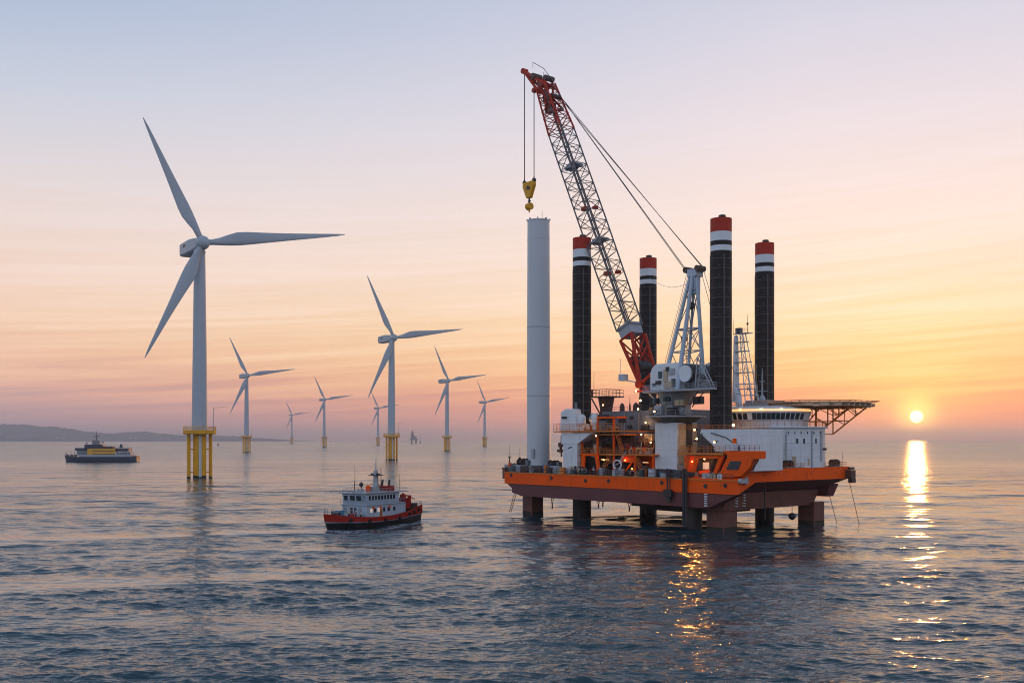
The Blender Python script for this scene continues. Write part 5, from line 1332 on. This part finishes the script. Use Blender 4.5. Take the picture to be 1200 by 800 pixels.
# ------------------------------------------------------------------ red work boat
def work_boat():
    BA = math.atan2(.866, .5)             # from bow to stern
    # local frame: x forward (towards the bow), y to port, origin amidships on the water
    L, B = 32.5, 9.4
    fx, fy = -.5, -.866
    cx, cy = -41.6-fx*L/2, 226.2-fy*L/2
    e = empty('work_boat', (cx, cy, 0), math.atan2(fy, fx), 'red hulled work boat with white two storey cabin, crew on its foredeck', 'boat')
    n = 30
    def st(s):                            # s 0 stern .. 1 bow: x, half beam at deck, at water, deck z
        x = -L/2+L*s
        hb = B/2*(.80+.20*min(1, s/.25)) if s < .25 else B/2*(1-max(0, (s-.62)/.38)**2.3)
        hw = hb*(.86 if s < .8 else .86-.5*(s-.8)/.2)
        dz_ = 2.3 + 1.9*max(0, (.45-s)/.45)**1.6 + 1.3*max(0, (s-.55)/.45)**1.7
        return x, max(hb, .10), max(hw, .05), dz_
    mb = MB(); rows = []
    for i in range(n+1):
        s = i/n; x, hb, hw, dz_ = st(s); rake = 1.5*max(0, (s-.75)/.25)
        zk = 1.05+.65*max(0, (.4-s)/.4)+.5*max(0, (s-.6)/.4)      # rub line
        row = []
        for (y, z, xo) in ((0, -1.2, -rake*1.8), (hw*.75, -1.0, -rake*1.5), (hw, 0, -rake*.8), (hw+(hb-hw)*.55, zk, -rake*.35), (hb, zk+.25, -rake*.25), (hb, dz_, 0), (hb-.14, dz_, 0), (hb-.14, dz_-.5, 0)):
            row.append((x+xo, y, z))
        rows.append([(a, -b, c) for a, b, c in row[::-1]] + row)
    k = len(rows[0]); vs = [p for r_ in rows for p in r_]
    # material per strip: rows run starboard deck .. keel .. port deck
    half = [0, 0, 0, 2, 1, 1, 1]      # for y<0 side reversed order: inner bulwark, cap, outer red, white strake, black...
    mats_ = half + [1] + half[::-1]
    for i in range(n):
        for j in range(k-1):
            mb.add([vs[i*k+j], vs[i*k+j+1], vs[(i+1)*k+j+1], vs[(i+1)*k+j]], [(0, 1, 2, 3)], mats_[j], False)
    mb.add(rows[0], [tuple(range(k))], 0); mb.add(rows[-1], [tuple(range(k))], 0)
    # deck
    dk = []
    for i in range(n):
        x0, h0, _, z0 = st(i/n); x1, h1, _, z1 = st((i+1)/n)
        mb.add([(x0, -h0+.14, z0-.5), (x0, h0-.14, z0-.5), (x1, h1-.14, z1-.5), (x1, -h1+.14, z1-.5)], [(0, 1, 2, 3)], 3)
    mb.build('hull', [M['boatred'], M['black'], M['boatwhite'], M['deck']], e)
    # tyre fenders
    for s in (.06, .13, .2, .33, .5, .68, .84):
        x, hb, hw, dz_ = st(s); q = MB(); q.tube((x, hb, dz_-.9), (x, hb+.28, dz_-.9), .45, .45, 12); q.build('tyre_fender', M['black'], e)
    # superstructure: lower house, bridge deck, wheelhouse
    dk_z = 1.35
    x0, x1 = -9.5, 5.5
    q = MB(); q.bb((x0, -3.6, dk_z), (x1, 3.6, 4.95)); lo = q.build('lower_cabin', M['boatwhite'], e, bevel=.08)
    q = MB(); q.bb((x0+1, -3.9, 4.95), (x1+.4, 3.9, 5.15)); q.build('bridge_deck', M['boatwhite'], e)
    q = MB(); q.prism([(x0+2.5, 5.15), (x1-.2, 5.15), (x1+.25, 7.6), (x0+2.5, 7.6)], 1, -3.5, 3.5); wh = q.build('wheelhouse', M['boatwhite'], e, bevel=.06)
    q = MB(); q.prism([(x0-.5, 7.6), (x1+.9, 7.65), (x1+.9, 7.85), (x0-.5, 7.8)], 1, -3.9, 3.9); q.build('wheelhouse_roof', M['lgrey'], e)
    for y, m_ in ((-2.45, 'room'), (-.55, 'glass'), (1.3, 'glass'), (2.85, 'tint')):
        q = MB(); q.box((x1+.10, y, 6.55), (.08, 1.35 if abs(y) < 2 else 1.0, 1.15), ry=R(10)); q.build('window', M['glass'] if m_ != 'tint' else M['tint'], wh)
    for i in range(9):
        q = MB(); q.box((x1-1.2-i*1.15, 3.52, 6.6), (.75, .08, 1.0)); q.build('window', M['glass'], wh)
    for i, (y, w_, m_) in enumerate(((-2.6, .9, 'tint'), (-.9, .7, 'glass'), (.2, .7, 'glass'), (1.6, .9, 'tint'))):
        q = MB(); q.box((x1+.03, y, 3.7), (.08, w_, 1.3)); q.build('window', M[m_], lo)
    for x, w_, m_ in ((x1-1.6, .8, 'room'), (x1-3.0, .8, 'glass'), (x1-4.3, .8, 'room'), (x1-6.4, .7, 'glass'), (x1-8.2, .8, 'glass'), (x1-10.4, .8, 'glass')):
        q = MB(); q.box((x, 3.62, 3.75), (w_, .08, .95)); q.build('window', M[m_], lo)
    q = MB(); q.box((x1-5.3, 3.62, 3.0), (.8, .08, 2.0)); q.build('door', M['wood'], lo)
    q = MB(); q.rail([(x0+1, 3.85, 5.15), (x1+.3, 3.85, 5.15), (x1+.3, -3.85, 5.15)], .9, 1.3, .04); q.build('bridge_railing', M['lgrey'], e)
    q = MB(); q.rail([(x0, 3.6, 7.8), (x1, 3.6, 7.8), (x1, -3.6, 7.8), (x0, -3.6, 7.8)], .9, 1.5, .04); q.build('roof_railing', M['lgrey'], e)
    q = MB(); q.bb((x1-.1, -3.62, 4.86), (x1+.12, 3.62, 4.98)); q.bb((x0, 3.6, 4.8), (x1, 3.70, 4.93)); q.bb((x0+2.5, 3.5, 7.3), (x1+.1, 3.58, 7.42)); q.build('cabin_trim', M['lgrey'], e)
    for x in (-3.0, .5, 3.2):
        q = MB(); q.tube((x, 3.66, 4.3), (x, 3.74, 4.3), .36, .36, 14); q.build('lifebuoy', M['orange'], lo)
    q = MB()
    for dy in (0, .5): q.tube((x1+.15, -3.2+dy, 1.9), (x1+.45, -3.2+dy, 5.2), .05, .05, 5)
    for k_ in range(9): q.tube((x1+.18+.03*k_, -3.2, 2.2+.35*k_), (x1+.18+.03*k_, -2.7, 2.2+.35*k_), .04, .04, 4)
    q.build('ladder', M['lgrey'], e)
    q = MB(); q.box((x1+.3, 0, 8.05), (.4, .8, .4)); q.build('searchlight', M['lgrey'], e)
    q = MB(); q.bb((-7.5, -1.8, 7.8), (-4.6, 1.8, 9.0)); q.build('funnel_casing', M['boatred'], e, bevel=.15)
    for y in (-1, 1):
        q = MB(); q.tube((-6.2, y, 9.0), (-6.5, y, 10.4), .28, .25, 10); q.build('exhaust_pipe', M['dark'], e)
    # funnel mast
    q = MB(); q.lathe([(.95, 7.8), (.68, 9.6), (.55, 12.6), (.3, 13.0), (.14, 13.1), (.08, 15.4)], (-2.5, 0, 0), 14); fm = q.build('funnel_mast', M['lgrey'], e)
    q = MB(); q.box((-2.5, 0, 11.6), (1.9, 3.0, .18)); q.box((-2.3, 0, 11.9), (.5, 2.4, .35)); q.tube((-2.5, -1.6, 9.4), (-2.5, 1.6, 9.4), .1, .1, 6); q.tube((-2.5, 1.5, 8), (-2.5, 1.5, 13.4), .10, .08, 6); q.build('radar_arm', M['dark'], fm)
    q = MB(); q.lathe([(.14, -1.15), (.12, 0), (.5, .3), (.5, .8), (.02, 1.2)], n=12); o = q.build('satellite_dome', M['dark'], e); o.location = (1.0, -1.6, 8.9); 
    q = MB(); q.lathe([(.5, 0), (.6, 1.1), (.3, 1.6)], n=12); o = q.build('roof_vent', M['orange'], e); o.location = (1.0, 0.4, 7.8)
    q = MB(); q.box((-.3, 1.2, 8.4), (1.2, 1.4, 1.2)); q.build('roof_locker', M['lgrey'], e); q = MB(); q.box((2.5, -.6, 8.1), (1.2, 1.0, .7)); q.build('roof_locker', M['lgrey'], e)
    q = MB(); q.tube((3.5, -1.5, 7.8), (3.5, -1.5, 14.2), .07, .03, 5); q.tube((2.8, -2.2, 7.8), (2.8, -2.2, 10.4), .08, .04, 5); q.build('whip_antenna', M['dark'], e)
    q = MB(); q.tube((-8.5, 2.5, 7.8), (-8.5, 2.5, 11.6), .05, .03, 5); q.build('whip_antenna', M['dark'], e)
    # aft: red gear, small crane and rafts
    q = MB(); q.box((-11.0, 1.6, 4.6), (2.2, 3.6, 2.6)); q.tube((-11, 3.6, 5.6), (-11, 3.6, 6.6), .5, .5, 10); q.build('aft_winch', M['boatred'], e, bevel=.2)
    q = MB(); q.tube((-12.5, .5, 3.2), (-12.5, .5, 7.0), .2, .16, 8); q.tube((-12.5, .5, 6.8), (-15.2, 2.2, 5.4), .15, .1, 8); q.build('aft_davit', M['boatred'], e)
    q = MB(); q.tube((-9.8, 3.2, 6.3), (-9.8, 2.0, 6.3), .55, .55, 14); q.build('life_raft', M['hivisred'], e)
    q = MB(); q.box((-13.6, 1.8, 3.9), (1.7, 3.4, 1.3)); q.build('aft_locker', M['brown'], e)
    q = MB(); q.rail([(x, st((x+L/2)/L)[1]-.1, st((x+L/2)/L)[3]) for x in (-16, -14, -12, -10)], .7, 1.2, .04); q.build('stern_railing', M['dark'], e)
    pts = [(x, st((x+L/2)/L)[1]-.1, st((x+L/2)/L)[3]) for x in (8, 11, 13, 14.5, 15.6)]
    q = MB(); q.rail(pts+[(x, -y, z) for x, y, z in pts[::-1]], 1.3, 1.2, .04, rails=(1, .5)); q.build('bow_railing', M['lgrey'], e)
    # windlass and bollards
    q = MB(); q.tube((12.0, -.9, 3.3), (12.0, .9, 3.3), .5, .5, 12); q.box((12, 0, 2.8), (1.2, 1.3, .7)); q.build('windlass', M['dark'], e)
    return e, (cx, cy), math.atan2(fy, fx)
boat, (bcx, bcy), brz = work_boat()
def on_boat(x, y, z):
    c, s = math.cos(brz), math.sin(brz); return (bcx+c*x-s*y, bcy+s*x+c*y, z)
person(on_boat(9.6, 1.6, 2.25), 2.2, 'hivis', 'crew member in a yellow jacket on the foredeck of the red boat', 'hivis')
person(on_boat(8.3, 2.6, 2.13), 1.2, 'hivisred', 'crew member in red right of the yellow jacket on the red boat')
person(on_boat(7.2, 3.2, 2.06), -.4, 'workwhite', 'crew member in pale clothes closest to the side rail of the red boat', 'hivisred')
person(on_boat(10.6, -2.3, 2.32), .4, 'workdark', 'crew member in dark clothes near the bow of the red boat')
def boat_box(x, y, z, mat, label, d=(1.3, 1.2, 1.1)):
    e = empty('deck_crate', on_boat(x, y, z), brz, label, 'crate', 'crates on the red boat')
    q = MB(); q.bb((-d[0]/2, -d[1]/2, 0), (d[0]/2, d[1]/2, d[2]*.85)); q.build('crate_body', M[mat], e, bevel=.04)
    q = MB(); q.bb((-d[0]/2-.04, -d[1]/2-.04, d[2]*.85), (d[0]/2+.04, d[1]/2+.04, d[2])); q.build('crate_lid', M[mat], e)
boat_box(10.2, -.6, 2.3, 'blue', 'bright blue crate on the foredeck of the red boat', (1.5, 1.5, 1.7))
boat_box(7.0, .6, 2.05, 'hivisred', 'red crate against the cabin front of the red boat')
boat_box(6.6, 2.0, 2.05, 'boatwhite', 'white crate against the cabin front of the red boat')
boat_box(8.4, -2.2, 2.15, 'dark', 'dark crate on the far side of the red boat foredeck')

# ------------------------------------------------------------------ ferry
def ferry():
    D = 925; k_ = D/1200
    x0, x1 = (77-600)*k_, (161-600)*k_
    L = x1-x0; cx = (x0+x1)/2
    e = empty('ferry', (cx, D, 0), 0.06, 'small dark hulled ferry with yellow upper cabin and white decks', 'ferry')
    mb = MB(); n = 24; rows = []
    for i in range(n+1):
        s = i/n; x = -L/2+L*s; hb = 6.5*(1-max(0, (.22-s)/.22)**2*.92)*(1-.25*max(0, (s-.85)/.15))
        dz_ = 4.6+1.6*max(0, (.2-s)/.2)**1.3+1.0*max(0, (s-.86)/.14)
        rk = 1.6*max(0, (.15-s)/.15)
        rows.append([(x, -hb, dz_), (x+rk*.6, -hb*.95, 1.4), (x+rk, -hb*.85, -1), (x+rk, hb*.85, -1), (x+rk*.6, hb*.95, 1.4), (x, hb, dz_)])
    vs = [p for r_ in rows for p in r_]
    mb.add(vs, [(i*6+j, i*6+(j+1) % 6, (i+1)*6+(j+1) % 6, (i+1)*6+j) for i in range(n) for j in range(6)]); mb.add(rows[0], [tuple(range(6))]); mb.add(rows[-1], [tuple(range(6))])
    mb.build('hull', M['navy'], e, bevel=.05)
    X = lambda px: (px-600)*k_-cx
    Z = lambda py: CAM_H+(HZ-py)*k_
    def deck(name, pa, pb, ya, yb, hw, mat, parent=e):
        q = MB(); q.bb((X(pa), -hw, Z(yb)), (X(pb), hw, Z(ya))); return q.build(name, M[mat], parent, bevel=.1)
    deck('car_deck', 96, 156, 532.5, 535, 5.9, 'lgrey'); deck('yellow_cabin', 105, 137, 525.3, 533, 5.6, 'ferryyellow')
    deck('passenger_deck', 137, 154, 529, 533, 5.5, 'lgrey'); deck('sun_deck', 137, 153, 524.6, 525.2, 5.5, 'lgrey'); deck('upper_cabin', 139, 152, 525.5, 528.6, 4.9, 'navy')
    deck('bridge_front', 93, 105, 527.5, 533, 5.2, 'grey'); deck('wheelhouse', 101, 122, 520.6, 525.2, 3.8, 'navy'); deck('bridge_wing', 91, 104, 524.6, 527.6, 5.8, 'navy')
    deck('mast_house', 109, 117, 515.5, 520.7, 2.0, 'grey'); deck('boat_deck', 122, 133, 523.0, 525.4, 4.6, 'dark')
    for py, a, b, n_ in ((528, 112, 135, 9), (532.0, 112, 135, 10)):
        for i in range(n_):
            q = MB(); px = a+(b-a)*i/(n_-1); q.bb((X(px)-.6, -5.72, Z(py)-.55), (X(px)+.6, -5.55, Z(py)+.55)); q.build('window', M['glass'], e)
    for i in range(5):
        q = MB(); px = 140+3.2*i; q.bb((X(px)-.8, -5.62, Z(531)-.6), (X(px)+.8, -5.45, Z(531)+.6)); q.build('window', M['glass'], e)
    q = MB(); q.tube((X(113.5), 0, Z(516)), (X(113.5), 0, Z(504.5)), .4, .15, 8); q.tube((X(110), 0, Z(511)), (X(117), 0, Z(511)), .25, .25, 6); q.tube((X(113.5), -3, Z(513)), (X(113.5), 3, Z(513)), .25, .25, 6); q.build('mast', M['dark'], e)
    q = MB(); q.lathe([(.9, 0), (1.0, .8), (.05, 1.8)], n=12); o = q.build('radome', M['grey'], e); o.location = (X(102), 0, Z(520)); 
    q = MB(); q.lathe([(.9, 0), (1.0, .8), (.05, 1.8)], n=12); o = q.build('radome', M['grey'], e); o.location = (X(120.5), 0, Z(519))
    q = MB(); q.lathe([(1.4, 0), (1.1, 3.6)], n=14); o = q.build('funnel', M['navy'], e); o.location = (X(141.5), 0, Z(525))
    q = MB(); q.tube((X(141.5), 0, Z(521)), (X(141.5), 0, Z(518)), .15, .1, 6); q.build('stern_mast', M['dark'], e)
    for px in (80, 85, 89): 
        q = MB(); q.tube((X(px), -2, Z(534)), (X(px), -2, Z(529)), .3, .2, 8); q.box((X(px)+.8, -1, Z(533.5)), (1.5, 2, 1.8)); q.build('foredeck_gear', M['brown'], e)
    q = MB(); q.rail([(X(78), -3, 6.2), (X(96), -6, 5.0)], 1.1, 2, .08); q.rail([(X(122), -4.5, Z(523)), (X(153), -5.4, Z(524.6))], 1.1, 2, .08); q.build('railing', M['grey'], e)
    q = MB(); q.box((X(100), -5.6, Z(534)), (6, .3, 2.0), ry=.2); q.build('gangway', M['lgrey'], e)
ferry()

# ------------------------------------------------------------------ far platform and marks
def far_platform():
    D = 5200; k_ = D/1200
    e = empty('offshore_platform', ((485-600)*k_, D, 0), .3, 'faint grey offshore platform far out on the horizon, right of the second largest turbine', 'platform')
    for x in (-11, 11):
        for y in (-10, 10):
            q = MB(); q.tube((x, y, -2), (x, y, 20), 2.2, 2.0, 8); q.build('platform_leg', M['grey'], e)
    q = MB(); q.bb((-17, -14, 18), (17, 14, 27)); q.bb((-14, -12, 27), (6, 12, 40)); q.build('deck_block', M['grey'], e)
    q = MB(); q.bb((-13, -8, 40), (-3, 8, 58)); q.box((-8, 0, 62), (5, 5, 10)); q.build('derrick_block', M['grey'], e)
    q = MB(); q.tube((12, 0, 27), (12, 0, 40), 1.5, 1, 8); q.tube((12, 0, 40), (24, 0, 30), .9, .6, 6); q.build('crane_arm', M['grey'], e)
    e2 = empty('measuring_mast', ((492-600)*k_, D+20, 0), .0, 'thin faint mast on the horizon just right of the far grey platform', 'mast')
    q = MB(); q.tube((0, 0, -2), (0, 0, 12), 3, 3, 8); q.build('mast_base', M['grey'], e2)
    q = MB(); q.tube((0, 0, 12), (0, 0, 60), 1.0, .5, 6); q.tube((-4, 0, 52), (4, 0, 52), .4, .4, 5); q.build('mast_pole', M['grey'], e2)
    D = 3600; k_ = D/1200
    e3 = empty('channel_buoy', ((255.5-600)*k_, D, 0), 0, 'tiny dark buoy on the horizon water right of the largest turbine base', 'buoy')
    q = MB(); q.lathe([(3.2, -1), (3.6, 1), (3.4, 2.6), (2.2, 3)], n=16); q.build('buoy_float', M['buoyc'], e3)
    q = MB()
    for a in range(4):
        q.tube((2*math.cos(a*1.57), 2*math.sin(a*1.57), 2.8), (.6*math.cos(a*1.57), .6*math.sin(a*1.57), 9), .3, .3, 6)
    q.box((0, 0, 6.4), (2.4, 2.4, 2.6)); q.build('buoy_cage', M['buoyc'], e3)
    q = MB(); q.lathe([(.9, 9), (1.0, 10.4), (.1, 11.4)], n=10); q.build('buoy_top', M['buoyc'], e3)
far_platform()
